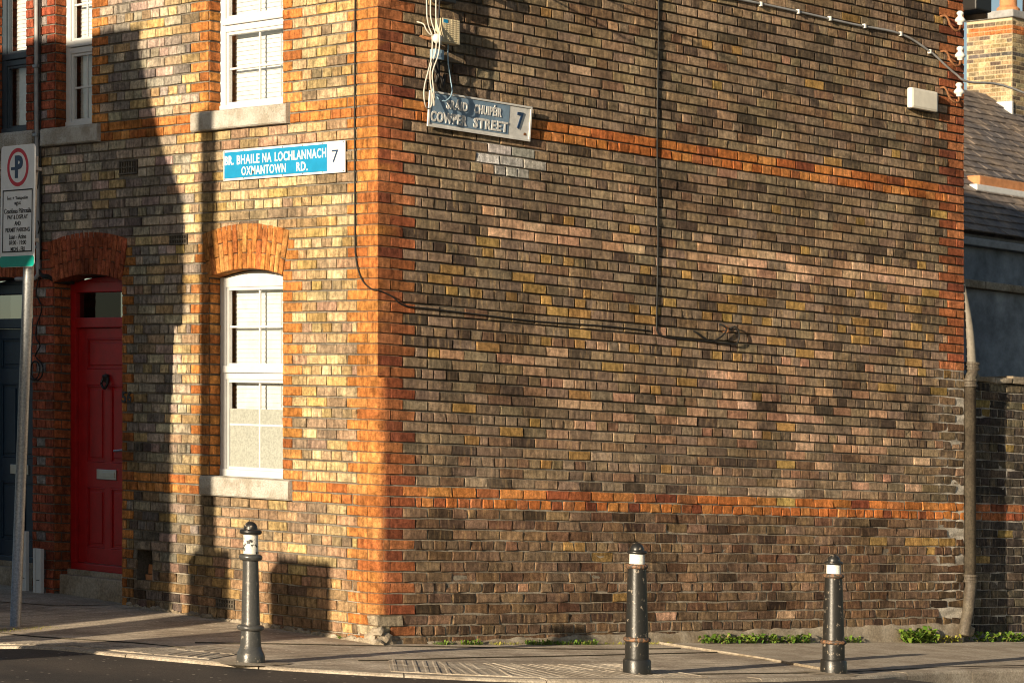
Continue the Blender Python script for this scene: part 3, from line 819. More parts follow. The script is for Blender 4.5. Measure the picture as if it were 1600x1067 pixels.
# house number, air bricks and the missing bricks
for k, (tx, ofs) in enumerate((('5', .03), ('6', -.04))):
    m = MB(); v, f = text_on(tx, front, (2.983 + ofs + .03, 1.62, 2.983 + ofs - .03, 1.71), (.002, .008), .03); m.add(v, f); m.build('house_number', 'black_metal', house)
for (a, b, c, e) in VENTS:
    m = MB(); 
    m.cbox(front(a + .004, c, -.01), front(b - .004, c + .012, .006), .002); m.cbox(front(a + .004, e - .012, -.01), front(b - .004, e, .006), .002)
    for i in range(8):
        u = a + .006 + (b - a - .022) * i / 7; m.cbox(front(u, c + .010, -.008), front(u + .010, e - .010, .0045), .002)
    m.cbox(front(a + .006, (c + e) / 2 - .005, -.006), front(b - .006, (c + e) / 2 + .005, .003), .001)
    m.build('air_brick', 'pipe_iron', house)
m = MB(); m.cbox((.06, HOLE[0] + .0, HOLE[2] - .005), (.16, HOLE[1] - .03, HOLE[2] + .04), .008, .01, rv); m.cbox((.12, HOLE[0] + .08, HOLE[2] + .05), (.2, HOLE[1] + .01, HOLE[2] + .11), .008, .01, rv)
m.build('broken_brick_rubble', 'terracotta', house)
# rough concrete skirting along the foot of the side wall and crumbled corner
rp = random.Random(77); m = MB(); nu = 150
for i in range(nu + 1):
    u = .45 + (WS - .52) * i / nu
    zt = .004 + .035 * min(1, (u - .45) / 2.0) + .03 * min(1, max(0, u - 3) / 3) + rp.uniform(-.005, .005) + .004 * math.sin(i * .9) + .004 * math.sin(i * .37)
    g = gz(u, 0) - .06
    for n, z in ((-.03, zt + .008), (.006, zt), (.018 + rp.uniform(-.0012, .0012), zt - .010), (.024 + rp.uniform(-.0015, .0015), (zt + g) / 2), (.034, g)): m.v.append(side(u, z, n))
for i in range(nu):
    for k in range(4): m.f.append((i * 5 + k, i * 5 + k + 1, i * 5 + k + 6, i * 5 + k + 5))
m.build('plinth', 'concrete', house, smooth=True)
m = MB()
def rock(mb, c, r, rg, sq=(1, 1, 1)):
    bm = bmesh.new(); bmesh.ops.create_icosphere(bm, subdivisions=2, radius=1)
    for v in bm.verts:
        k = r * (1 + rg.uniform(-.22, .22)); v.co = Vector((c[0] + v.co.x * k * sq[0], c[1] + v.co.y * k * sq[1], c[2] + v.co.z * k * sq[2]))
    bm.verts.index_update(); mb.add([v.co for v in bm.verts], [[v.index for v in f.verts] for f in bm.faces]); bm.free()
for c, r, q in (((.02, .02, .085), .06, (.8, .9, .7)), ((.0, .07, .03), .07, (.5, 1, .8)), ((.07, -.0, .03), .065, (1, .5, .8)), ((.0, .0, -.0), .06, (1, 1, .6)), ((.13, .01, .0), .05, (1.2, .6, .8)), ((.03, .06, .14), .035, (.7, 1, .6))): rock(m, c, r, rp, q)
m.build('crumbled_corner', 'concrete', house)
# dirt and loose render along the foot of the front wall
m = MB()
for i in range(90):
    u = .12 + 2.85 * i / 90 + rp.uniform(-.02, .02); rock(m, (-.01, u, gz(0, u) + rp.uniform(-.01, .015)), rp.uniform(.012, .032), rp, (.8, 1.4, .8))
m.build('skirting_debris', 'concrete', house, kind='stuff')

# ------------------------------------------------------------------ ground, road, pavement, kerb
KERB = [(-2.62, 30), (-2.62, 8), (-2.62, 3), (-2.60, 1.6), (-2.54, .78), (-2.37, -.08), (-2.09, -.65), (-1.81, -1.10), (-1.31, -1.60), (-.68, -2.06), (0, -2.28), (1.2, -2.36), (2.4, -2.30), (3.1, -2.16), (4.0, -2.05), (6, -1.97), (14, -1.8), (60, -1.2)]
def smooth_path(P, step):
    V = [Vector(p) for p in P]; out = []
    for i in range(len(V) - 1):
        p0, p1, p2, p3 = V[max(i - 1, 0)], V[i], V[i + 1], V[min(i + 2, len(V) - 1)]
        n = max(1, int((p2 - p1).length / step))
        for k in range(n):
            t = k / n; out.append(.5 * ((2 * p1) + (p2 - p0) * t + (2 * p0 - 5 * p1 + 4 * p2 - p3) * t * t + (3 * p1 - p0 - 3 * p2 + p3) * t ** 3))
    return out + [V[-1]]
KP = smooth_path(KERB, .12)
def ss(a, b, x): t = max(0, min(1, (x - a) / (b - a))); return t * t * (3 - 2 * t)
def road_z(x, y): return gz(x, y) - .018 - .095 * ss(2.5, 4.2, x) - .05 * ss(.5, 4, y) * (x < -1)
xs = [-400, -120, -50, -25, -14, -10, -8, -6] + [-5 + .25 * i for i in range(68)] + [13, 16, 22, 35, 60, 120, 400]
ys = [-400, -120, -60, -30, -20, -14, -10, -7] + [-5 + .25 * i for i in range(36)] + [5, 7, 10, 15, 22, 35, 60, 120, 400]
m = MB()
for y in ys:
    for x in xs: m.v.append((x, y, road_z(x, y) if abs(x) < 30 and abs(y) < 30 else road_z(max(-30, min(30, x)), max(-30, min(30, y)))))
for i in range(len(ys) - 1):
    for k in range(len(xs) - 1): a = i * len(xs) + k; m.f.append((a, a + 1, a + len(xs) + 1, a + len(xs)))
m.build('road', 'asphalt', kind='structure')
def inward(i, d):                                      # point d inside the kerb line
    a, b = KP[max(i - 1, 0)], KP[min(i + 1, len(KP) - 1)]; t = (b - a).normalized(); return Vector((KP[i].x - t.y * d, KP[i].y + t.x * d))
KW = .135
inner = [inward(i, KW) for i in range(len(KP))]
poly = [(p.x, p.y) for p in inner] + [(60, .2), (6.8, .2), (6.6, .2), (.06, .2), (.06, 30)]
bm = bmesh.new(); fv = [bm.verts.new((x, y, 0)) for x, y in poly]; f = bm.faces.new(fv)
bmesh.ops.triangulate(bm, faces=[f])
for ax, vals in ((0, [-2.4 + .3 * i for i in range(40)]), (1, [-2.2 + .3 * i for i in range(40)])):
    for v_ in vals:
        nrm = (1, 0, 0) if ax == 0 else (0, 1, 0)
        bmesh.ops.bisect_plane(bm, geom=bm.verts[:] + bm.edges[:] + bm.faces[:], plane_co=tuple(c * v_ for c in nrm), plane_no=nrm)
for v in bm.verts: v.co.z = gz(v.co.x, v.co.y)
bm.verts.index_update()
m = MB(); m.add([v.co for v in bm.verts], [[v.index for v in q.verts] for q in bm.faces]); bm.free()
pave = m.build('pavement', 'pavement', kind='structure')
# kerb stones one by one
L = [0]
for a, b in zip(KP, KP[1:]): L.append(L[-1] + (b - a).length)
def at_len(s):
    for i in range(len(L) - 1):
        if L[i + 1] >= s: 
            t = (s - L[i]) / (L[i + 1] - L[i]); return KP[i].lerp(KP[i + 1], t), (KP[i + 1] - KP[i]).normalized()
    return KP[-1], (KP[-1] - KP[-2]).normalized()
kb = bpy.data.objects.new('kerb', None); col.objects.link(kb); kb['kind'] = 'structure'; kb.location = (-2, -1.3, 0)
s_ = 24.0; rk = random.Random(3)
while s_ < 48:
    l = .9; m = MB(); n = 5; pr = [(0, -.25), (0, -.02), (.006, -.006), (.02, .003), (KW - .004, .003), (KW - .004, -.25)]
    dz = rk.uniform(-.003, .003)
    for i in range(n + 1):
        p, t = at_len(s_ + .004 + (l - .008) * i / n); nx, ny = -t.y, t.x
        for d_, z in pr: m.v.append((p.x + nx * d_, p.y + ny * d_, gz(p.x, p.y) + z + (dz if z > -.1 else 0)))
    k = len(pr)
    for i in range(n):
        for q in range(k): m.f.append((i * k + q, i * k + (q + 1) % k, (i + 1) * k + (q + 1) % k, (i + 1) * k + q))
    m.f.append(tuple(range(k))); m.f.append(tuple(n * k + q for q in range(k)))
    p, t = at_len(s_ + l / 2)
    m.build('kerb_stone', 'kerb_concrete', kb, origin=(p.x, p.y, gz(p.x, p.y))); s_ += l
# ribbed tactile slabs inside the dropped kerb
i0 = min(range(len(KP)), key=lambda i: abs(KP[i].x + 2.62) + abs(KP[i].y - 3)); s_ = L[i0] + .6
while True:
    p, t = at_len(s_ + .2)
    if p.x > 1.0: break
    rows = 1 if p.y > -.4 else 2
    if not (-2.0 < p.x < -1.35 and p.y < -.5):
        for r_ in range(rows):
            m = MB(); nx, ny = -t.y, t.x; d0 = KW + .006 + .405 * r_; zz_ = rk.uniform(-.002, .002)
            c0 = (p.x + nx * (d0 + .2), p.y + ny * (d0 + .2))
            def P(a, b, h): X = c0[0] + t.x * a + nx * b; Y = c0[1] + t.y * a + ny * b; return (X, Y, gz(X, Y) + h + zz_)
            m.add([P(-.198, -.198, -.02), P(.198, -.198, -.02), P(.198, .198, -.02), P(-.198, .198, -.02), P(-.198, -.198, .005), P(.198, -.198, .005), P(.198, .198, .005), P(-.198, .198, .005)], [(4, 5, 6, 7), (0, 1, 5, 4), (1, 2, 6, 5), (2, 3, 7, 6), (3, 0, 4, 7)])
            for q in range(6):
                a = -.165 + q * .066; w_ = .016; hgt = .0105 * rk.uniform(.6, 1)
                m.add([P(a - w_, -.185, .005), P(a + w_, -.185, .005), P(a + w_ * .5, -.175, hgt), P(a - w_ * .5, -.175, hgt), P(a - w_, .185, .005), P(a + w_, .185, .005), P(a + w_ * .5, .175, hgt), P(a - w_ * .5, .175, hgt)],
                      [(0, 1, 2, 3), (3, 2, 6, 7), (1, 5, 6, 2), (0, 3, 7, 4), (4, 7, 6, 5)])
            m.build('tactile_slab', 'kerb_concrete', pave, origin=(c0[0], c0[1], gz(*c0)))
    s_ += .402
# concrete bay of the side pavement beyond the joint
m = MB()
pts = [(2.78, -.02), (WS + 5, -.02), (WS + 5, -1.62), (3.9, -1.82), (3.0, -1.98), (2.50, -2.05)]
m.add([(x, y, gz(x, y) + .006) for x, y in pts], [tuple(range(len(pts)))]); m.build('concrete_bay', 'kerb_concrete', pave)
m = MB(); m.tube([(x, y, gz(x, y) + .003) for x, y in ((2.76, -.05), (2.72, -.6), (2.66, -1.2), (2.46, -2.03))], .016, 6); m.build('joint_strip', 'concrete', pave)
for nm, pts in (('paving_line', [(-.95, -.93), (-.5, -.95), (0, -.93), (.6, -.90), (1.3, -.84), (2.0, -.77), (2.72, -.70)]), ('paving_line', [(.66, -2.03), (1.2, -2.05), (1.8, -2.06), (2.25, -2.07)]), ('paving_line', [(-1.95, 2.6), (-1.80, 1.7), (-1.72, 1.1), (-1.70, .5), (-1.62, -.05)]), ('paving_line', [(6.7, -.05), (7.4, -.2), (8.4, -.22)]), ('paving_line', [(-1.3, .35), (-.7, .1), (-.1, -.12), (.6, -.25), (1.5, -.42), (2.6, -.42)])):
    m = MB(); m.tube([(x, y, gz(x, y) + .001) for x, y in pts], .007, 5, 6); m.build(nm, 'dark_line', pave)  # thin dark lines laid on the paving surface
# mortar dabs round the bollards, door apron
m = MB()
for bx_, by_ in ((.53, -1.98), (2.35, -2.11), (-1.79, -.91)):
    pts = [(bx_ + (.2 + rk.uniform(-.05, .05)) * math.cos(a) * 1.3, by_ + (.17 + rk.uniform(-.03, .03)) * math.sin(a)) for a in [i * math.pi / 8 for i in range(16)]]
    o = len(m.v); m.v += [(x, y, gz(x, y) + .004) for x, y in pts] + [(bx_, by_, gz(bx_, by_) + .014)]
    m.f += [(o + i, o + (i + 1) % 16, o + 16) for i in range(16)]
m.build('cement_collar', 'concrete', pave)
m = MB(); pts = [(.05, 3.02), (-.5, 3.2), (-.85, 4.0), (-.9, 5.6), (.05, 5.6)]
m.add([(x, y, gz(x, y) + .006) for x, y in pts], [tuple(range(5))]); m.build('door_apron', 'kerb_concrete', pave)

# ------------------------------------------------------------------ street name plates
def plate(fn, u0, u1, z0, z1, d0, d1, m): m.cbox(fn(u0, z0, d0), fn(u1, z1, d1), .003); return m
sg = thing('street_sign', 'blue and white street name plate reading OXMANTOWN RD. between the two front windows', 'sign', (-.02, 1.03, 3.27))
plate(front, .332, 1.735, 3.270, 3.495, .008, .016, MB()).build('plate', 'sign_white', sg)
plate(front, .530, 1.718, 3.287, 3.478, .0165, .0185, MB()).build('blue_panel', 'sign_blue', sg)
m = MB()
for s, bx in (('BR.', (1.712, 3.383, 1.605, 3.452)), ('BHAILE', (1.567, 3.383, 1.298, 3.452)), ('NA', (1.265, 3.383, 1.158, 3.452)), ('LOCHLANNACH', (1.120, 3.383, .536, 3.452)), ('OXMANTOWN', (1.512, 3.300, .992, 3.366)), ('RD.', (.872, 3.300, .743, 3.366))):
    m = MB(); v, f = text_on(s, front, bx, (.018, .0205), .026); m.add(v, f); m.build('lettering', 'sign_white', sg)
m = MB(); v, f = text_on('7', front, (.475, 3.345, .405, 3.432), (.0155, .018), .0); m.add(v, f); m.build('district_number', 'sign_navy', sg)
m = MB()
for i in range(7):
    for z in (3.281, 3.484):
        u = .35 + i * 1.365 / 6; m.lathe([(.005, 0), (.005, .003)], (0, 0, 0), 8)
        for q in range(len(m.v) - 16, len(m.v)): a = m.v[q]; m.v[q] = front(u + a[0], z + a[1], .0162 + a[2])
m.build('screw', 'galvanised', sg)

sg = thing('street_sign', 'grey cast street name plate reading COWPER STREET under the cables on the side wall', 'sign', (.93, -.03, 3.62))
def sfn(u, z, n):                                      # leans out a little at the top
    return (u, -(n + .018 + (z - 3.62) * .10), z)
def slab(m, u0, u1, z0, z1, d0, d1):
    m.prism([(u0, z0), (u1, z0), (u1, z1), (u0, z1)], sfn, d0, d1); return m
slab(MB(), .435, 1.425, 3.622, 3.872, 0, .006).build('plate', 'sign_cream', sg)
slab(MB(), .450, 1.205, 3.650, 3.858, .0065, .008).build('grey_panel', 'sign_grey', sg)
m = MB()
for a, b, c, e in ((.435, 1.425, 3.622, 3.636), (.435, 1.425, 3.859, 3.872), (.435, .448, 3.636, 3.859), (1.412, 1.425, 3.636, 3.859)): slab(m, a, b, c, e, .0062, .013)
m.build('raised_rim', 'sign_cream', sg)
m = MB()
for s, bx in (('SRÁID', (.60, 3.762, .80, 3.842)), ('CHUIPÉIR', (.865, 3.762, 1.13, 3.842)), ('COWPER', (.458, 3.660, .80, 3.735)), ('STREET', (.865, 3.660, 1.198, 3.735))):
    m = MB(); v, f = text_on(s, sfn, bx, (.008, .012), .032); m.add(v, f); m.build('raised_lettering', 'sign_cream', sg)
m = MB(); v, f = text_on('7', sfn, (1.285, 3.70, 1.345, 3.82), (.006, .012), .02); m.add(v, f); m.build('district_number', 'sign_navy', sg)
m = MB()
for u in (.5, 1.36): m.cbox(side(u, 3.66, 0), side(u + .03, 3.69, .03), .003); m.cbox(side(u, 3.80, 0), side(u + .03, 3.83, .04), .003)
m.build('wall_bracket', 'rust', sg)

# ------------------------------------------------------------------ parking sign on its post
ps = thing('parking_sign', 'pay and display parking sign with red ring on leaning galvanised post at left', 'sign', (-1.51, 2.20, gz(-1.51, 2.20)))
def pole_y(z): return 2.214 - .0675 * z
m = MB(); m.tube([(-1.50, pole_y(z), z) for z in (-.1, 1.2, 2.4, 3.31)], .0385, 20); m.build('post', 'galvanised', ps, smooth=True)
PU, PZ = 2.113, .066
def pf(u, z, n): return (-1.549 - n, PU + (u - 1.245) * 1.045, z + PZ + (z - 2.46) * .045)
def rrect(u0, u1, z0, z1, r, sh=0):
    P_ = []
    for cx, cz, a in ((u1 - r, z1 - r, 0), (u0 + r, z1 - r, 90), (u0 + r, z0 + r, 180), (u1 - r, z0 + r, 270)):
        for k in range(5): t = R(a + 22.5 * k); P_.append((cx + r * math.cos(t) + sh * (cz - z0), cz + r * math.sin(t)))
    return P_
SH = -.02
MB().prism(rrect(1.035, 1.455, 2.46, 3.285, .03, SH), pf, 0, .004).build('plate', 'plate_white', ps)
MB().prism(rrect(1.037, 1.453, 2.462, 2.535, .02, SH), pf, .0045, .006).build('green_band', 'sign_green', ps)
m = MB(); u0, u1, z0, z1 = 1.062, 1.428, 2.56, 2.985
for a, b, c, e in ((u0, u1, z0, z0 + .009), (u0, u1, z1 - .009, z1), (u0, u0 + .009, z0 + .009, z1 - .009), (u1 - .009, u1, z0 + .009, z1 - .009)): m.prism([(a + SH * (c - 2.46), c), (b + SH * (c - 2.46), c), (b + SH * (e - 2.46), e), (a + SH * (e - 2.46), e)], pf, .0045, .006)
m.build('text_frame', 'sign_black', ps)
m = MB(); n = 40; cu, cz_ = 1.232, 3.135
for i in range(n):
    t0, t1 = 2 * math.pi * i / n, 2 * math.pi * (i + 1) / n
    m.prism([(cu + r * math.cos(t), cz_ + r * math.sin(t)) for r, t in ((.104, t0), (.104, t1), (.130, t1), (.130, t0))], pf, .0045, .006)
m.build('red_ring', 'sign_red', ps)
m = MB(); v, f = text_on('P', pf, (1.268, 3.062, 1.170, 3.215), (.0045, .0062), .05); m.add(v, f); m.prism([(1.315, 3.118), (1.268, 3.118), (1.268, 3.138), (1.315, 3.138)], pf, .0045, .006)
m.build('parking_letter', 'sign_navy', ps)
m = MB(); z = 2.945
for s, hw, hh in (('Íoc + Taispeáin', .125, .034), ('agus', .038, .028), ('Ceadúnas Páirceála', .165, .034), ('PAY & DISPLAY', .125, .030), ('AND', .038, .030), ('PERMIT PARKING', .148, .030), ('Luan - Aoine', .105, .034), ('07:00 - 19:00', .105, .030), ('MON - FRI', .085, .030)):
    v, f = text_on(s, pf, (1.235 + hw, z - hh, 1.235 - hw, z), (.0045, .006), .012); m = MB(); m.add(v, f); m.build('lettering', 'sign_black', ps); z -= .0435
m = MB()
for z in (2.72, 3.22): m.cbox((-1.546, pole_y(z) - .05, z - .012), (-1.455, pole_y(z) + .05, z + .012), .003)
m.build('clamp', 'galvanised', ps)

# ------------------------------------------------------------------ bollards
def bollard(label, at, body, parts):
    x, y = at; z = gz(x, y); b = thing('bollard', label, 'bollard', (x, y, z), 'bollards on the corner pavement')
    for name, mat, prof in parts:
        m = MB(); m.lathe(prof, (x, y, z), 40); o = m.build(name, mat, b, origin=(x, y, z))
        me = o.data; me.polygons.foreach_set('use_smooth', [len(p.vertices) == 4 for p in me.polygons])
        try: me.set_sharp_from_angle(angle=R(35))
        except Exception: pass
def ring(r0, r, z0, z1): h = (z1 - z0) / 2; zc_ = (z0 + z1) / 2; return [(r0, z0)] + [(r - h + h * math.cos(t), zc_ + h * math.sin(t)) for t in [R(-80 + 20 * i) for i in range(9)]] + [(r0, z1)]
def dome(r, z0, h): return [(r * math.cos(t), z0 + h * math.sin(t)) for t in [R(9 * i) for i in range(10)]]
bollard('grey black bollard with flaked white band in front of the lower front window', (-1.79, -.89), 0, [
    ('base', 'bollard_grey', [(.087, -.05), (.089, .0), (.088, .045), (.085, .062), (.074, .082), (.067, .105)]),
    ('shaft', 'bollard_grey', [(.066, .10), (.062, .21), (.058, .25), (.0475, .645)]),
    ('ring', 'bollard_grey', ring(.05, .085, .203, .240)), ('ring', 'bollard_grey', ring(.04, .073, .637, .680)),
    ('reflective_band', 'band_flaked', [(.0465, .675), (.0455, .808)]),
    ('cap', 'bollard_paint', ring(.04, .070, .800, .832)), ('cap_dome', 'bollard_paint', [(.044, .825)] + dome(.043, .835, .047))])
for lab, at, k, band in (('black bollard with white band and rusty ring in front of the side wall middle', (.53, -1.98), 1.0, 'band_white'), ('black bollard with white band nearest the drainpipe end of the side wall', (2.35, -2.11), .965, 'band_white')):
    bollard(lab, at, 0, [(n_, m_, [(r, z * k) for r, z in pr]) for n_, m_, pr in [
        ('base', 'bollard_paint', [(.091, -.05), (.093, 0), (.092, .088), (.086, .100), (.078, .102)]),
        ('shaft', 'bollard_paint', [(.078, .10), (.077, .215), (.075, .245), (.0605, .70)]),
        ('ring', 'bollard_rust', ring(.06, .091, .212, .243)), ('collar', 'bollard_rust', ring(.05, .073, .685, .718)),
        ('reflective_band', band, [(.0505, .715), (.0495, .79)]),
        ('cap', 'bollard_paint', ring(.045, .066, .782, .806)), ('cap_dome', 'bollard_paint', [(.05, .80)] + dome(.047, .806, .050))]])

# ------------------------------------------------------------------ things fixed to the side wall
def cable(label, pts, r, mat='black_rubber', sm=6, name='cable', n=6, **kw):
    m = MB(); m.tube(pts, r, n, sm); o = m.build(name, mat, None, smooth=True, origin=pts[len(pts) // 2]); o['label'] = label; o['category'] = 'cable'
    for k, v in kw.items(): o[k] = v
    return o
S3 = lambda u, z, n=.0065: side(u, z, n)
cable('thin black cable running down the orange front quoins', [front(.232, 5.4, .01), front(.230, 4.47, .01), front(.233, 3.6, .012), front(.230, 2.8, .01), front(.222, 2.68, .011), front(.19, 2.575, .012), front(.13, 2.495, .012), front(.05, 2.45, .012), front(.0, 2.442, .012)], .0055)
cable('black cable lying along the brick joints of the side wall', [S3(-.008, 2.442), S3(.07, 2.425), S3(.13, 2.40, .02), S3(.23, 2.352, .014), S3(.5, 2.345, .012), S3(.95, 2.336), S3(1.5, 2.325), S3(2.2, 2.335), S3(2.7, 2.33)], .0055)
cable('black vertical cable down the middle of the side wall', [S3(2.795, 5.4), S3(2.797, 4.6), S3(2.782, 3.8), S3(2.79, 3.0), S3(2.777, 2.45), S3(2.785, 2.33), S3(2.87, 2.295), S3(3.3, 2.287), S3(3.58, 2.283, .02), S3(3.655, 2.29, .03), S3(3.675, 2.36, .04), S3(3.64, 2.42, .03), S3(3.60, 2.40, .0)], .0072)
cable('short black cable loop entering the patched hole in the side wall', [S3(3.19, 2.36, .0), S3(3.22, 2.345, .012), S3(3.36, 2.29, .014), S3(3.47, 2.33, .03), S3(3.53, 2.39, .035), S3(3.50, 2.425, .02), S3(3.48, 2.43, -.004)], .0075)
m = MB(); rock(m, side(3.57, 2.40, -.02), .05, rp, (1.2, .5, .8)); o = m.build('mortar_patch', 'terracotta', house)
cw = thing('clipped_cable', 'pale grey cable clipped across the top right of the side wall', 'cable', side(5.2, 4.98, 0))
m = MB(); m.tube([S3(2.9, 4.955, .015), S3(3.68, 4.985, .015), S3(4.4, 4.99, .015), S3(5.08, 4.985, .015), S3(5.7, 4.99, .016), S3(6.09, 4.895, .02), S3(6.30, 4.80, .03), S3(6.44, 4.745, .03), S3(6.60, 4.70, .04), S3(7.2, 4.72, .05), S3(8.3, 4.45, .3), S3(9.6, 4.1, .6)], .010, 6, 6); m.build('wire', 'lead_grey', cw, smooth=True)
for u, z in ((3.95, 4.985), (4.40, 4.99), (4.79, 4.99), (5.23, 4.99), (5.70, 4.99), (6.09, 4.895)):
    m = MB(); m.cbox(side(u - .009, z - .018, 0), side(u + .009, z + .018, .032), .003); m.build('cable_clip', 'porcelain', cw)

LAB = ['white porcelain insulator on a hook, topmost of the three at the far quoin', 'white porcelain insulator on a hook, middle one of the three at the far quoin', 'white porcelain insulator on a hook, lowest one beside the alarm box']
for lab, (u, z) in zip(LAB, ((6.40, 5.175), (6.40, 4.875), (6.385, 4.565))):
    it = thing('insulator', lab, 'insulator', side(u, z, .1), 'insulators on the far quoin')
    m = MB(); m.tube([side(u - .13, z + .045, -.01), side(u - .125, z + .04, .05), side(u - .11, z - .04, .085), side(u - .06, z - .075, .10), side(u - .01, z - .06, .10), side(u, z, .10)], .010, 8, 5); m.build('hook', 'rust', it, smooth=True)
    m = MB(); m.lathe([(.018, -.02), (.026, -.015), (.026, .0), (.044, .008), (.046, .022), (.034, .04), (.022, .05), (.020, .062), (.030, .07), (.031, .082), (.018, .098), (.004, .10)], side(u, z, .10), 24); m.build('porcelain_body', 'porcelain', it, smooth=True)
al = thing('alarm_box', 'cream burglar alarm box high on the side wall near the far quoin', 'alarm box', side(5.98, 4.37, 0))
m = MB(); m.cbox(side(5.80, 4.385, .0), side(6.155, 4.56, .062), .022, 0); m.build('cover', 'alarm_white', al, smooth=False)
m = MB(); m.cbox(side(5.815, 4.378, -.005), side(6.14, 4.40, .035), .004); m.build('base_strip', 'black_metal', al)

# cable bundle, amplifier box and small blue box
jb = thing('telephone_box', 'beige ribbed cable box below the wire bundle on the side wall', 'cable box', side(.585, 4.21, 0))
m = MB(); m.cbox(side(.500, 4.215, .03), side(.670, 4.385, .11), .006); m.build('case', 'box_beige', jb)
m = MB()
for i in range(11):
    for k in range(11):
        u = .514 + i * .0138; z = 4.226 + k * .0146
        if i < 5 and k > 8: continue
        m.cbox(side(u, z, .1102), side(u + .0075, z + .008, .114), .001)
m.build('dimples', 'box_beige', jb)
m = MB(); m.cbox(side(.512, 4.35, .1102), side(.552, 4.376, .1125), .001); m.build('badge', 'sign_blue', jb)
m = MB(); m.cbox(side(.53, 4.23, -.01), side(.64, 4.37, .031), .003); m.build('wall_mount', 'black_metal', jb)
bbx = thing('junction_box', 'small blue grey junction box hanging under the beige cable box', 'cable box', side(.505, 4.09, 0))
m = MB(); m.cbox(side(.462, 4.095, .02), side(.548, 4.165, .075), .004); m.build('case', 'box_blue', bbx)
m = MB(); m.cbox(side(.485, 4.112, .0752), side(.53, 4.14, .078), .001); m.build('latch', 'sign_grey', bbx)
kn = MB(); kn.lathe([(.004, -.03), (.026, -.027), (.034, -.012), (.036, .0), (.034, .012), (.026, .027), (.004, .03)], (0, 0, 0), 20)
kn.v = [side(.44 + a[0], 4.228 + a[1], .12 + a[2]) for a in kn.v]
o = kn.build('cable_insulator', 'porcelain', None, smooth=True, origin=side(.44, 4.228, .12)); o['label'] = 'round white porcelain knob tying the cable bundle on the side wall'; o['category'] = 'insulator'
m = MB(); m.tube([side(.44, 4.228, .12), side(.42, 4.23, .06), side(.40, 4.25, -.01)], .012, 8, 4); k_ = m.build('wall_hook', 'rust', o)
BUN = [([(.355, 5.2, .10), (.362, 4.5, .10), (.375, 4.33, .10), (.405, 4.24, .11), (.40, 4.10, .11), (.355, 4.0, .13), (.30, 3.88, .15), (.295, 3.80, .15), (.33, 3.74, .13), (.39, 3.735, .10), (.43, 3.78, .08), (.44, 3.86, .07)], 'leftmost pale cable of the bundle looping down beside the street plate'),
       ([(.385, 5.2, .12), (.390, 4.5, .11), (.395, 4.36, .11), (.42, 4.25, .13), (.43, 4.14, .12), (.40, 4.02, .10), (.40, 3.9, .10), (.43, 3.8, .10), (.44, 3.76, .09)], 'pale cable of the bundle hanging straight behind the knob'),
       ([(.43, 5.2, .13), (.432, 4.5, .12), (.436, 4.35, .12), (.44, 4.26, .15), (.43, 4.12, .15), (.365, 3.98, .16), (.385, 3.86, .15), (.42, 3.80, .12)], 'pale cable of the bundle crossing behind the porcelain knob'),
       ([(.475, 5.2, .12), (.472, 4.5, .11), (.46, 4.36, .11), (.455, 4.26, .13), (.50, 4.20, .10), (.55, 4.21, .06)], 'rightmost pale cable of the bundle entering the beige box'),
       ([(.345, 4.34, .02), (.352, 4.32, .08), (.36, 4.28, .10), (.39, 4.25, .11), (.43, 4.24, .13)], 'short pale cable tail curling left of the porcelain knob'),
       ([(.60, 4.215, .06), (.598, 4.10, .06), (.61, 3.98, .07), (.60, 3.90, .10), (.57, 3.84, .12), (.51, 3.80, .12), (.46, 3.83, .09), (.445, 3.92, .05), (.46, 4.02, .03)], 'dark cable looping from the beige box over the street plate')]
for pts, lab in BUN: cable(lab, [side(*p) for p in pts], .0052, 'white_cable' if 'dark' not in lab else 'box_blue', 5, n=8)
m = MB(); m.tube([side(.47, 4.09, .05), side(.475, 4.02, .06), side(.50, 3.95, .10), side(.52, 3.9, .08), side(.56, 3.93, .05), side(.585, 4.0, .04)], .011, 7, 5); m.tube([side(.50, 4.09, .05), side(.51, 4.0, .05), side(.50, 3.93, .04)], .013, 7, 4)
m.tube([side(.54, 4.1, .03), side(.535, 4.0, .03), side(.545, 3.9, .02), side(.60, 3.86, .02)], .012, 7, 4)
o = m.build('cable', 'black_rubber', None, smooth=True, origin=side(.51, 3.98, .05)); o['label'] = 'tangle of black cables below the small blue junction box'; o['category'] = 'cable'
# bracket higher up carries the overhead lines
br = thing('line_bracket', 'iron line bracket above the cable bundle, out of the picture', 'bracket', side(.42, 4.75, 0))
m = MB(); m.cbox(side(.30, 4.70, -.01), side(.36, 4.98, .02), .004); m.cbox(side(.312, 4.76, .02), side(.348, 4.79, .26), .004); m.tube([side(.33, 4.95, .01), side(.33, 4.80, .24)], .012, 8); m.build('arm', 'rust', br)
m = MB()
for n_ in (.1, .17, .24): m.lathe([(.02, 0), (.03, .01), (.032, .04), (.02, .05), (.024, .07), (.004, .08)], side(.33, 4.79, n_), 14)
m.build('insulators', 'porcelain', br)
m = MB(); m.cbox(side(.50, 4.50, -.005), side(.64, 4.72, .10), .008); o = m.build('splice_case', 'black_metal', None, origin=side(.57, 4.5, 0)); o['label'] = 'black splice case on the side wall just above the picture'; o['category'] = 'cable box'

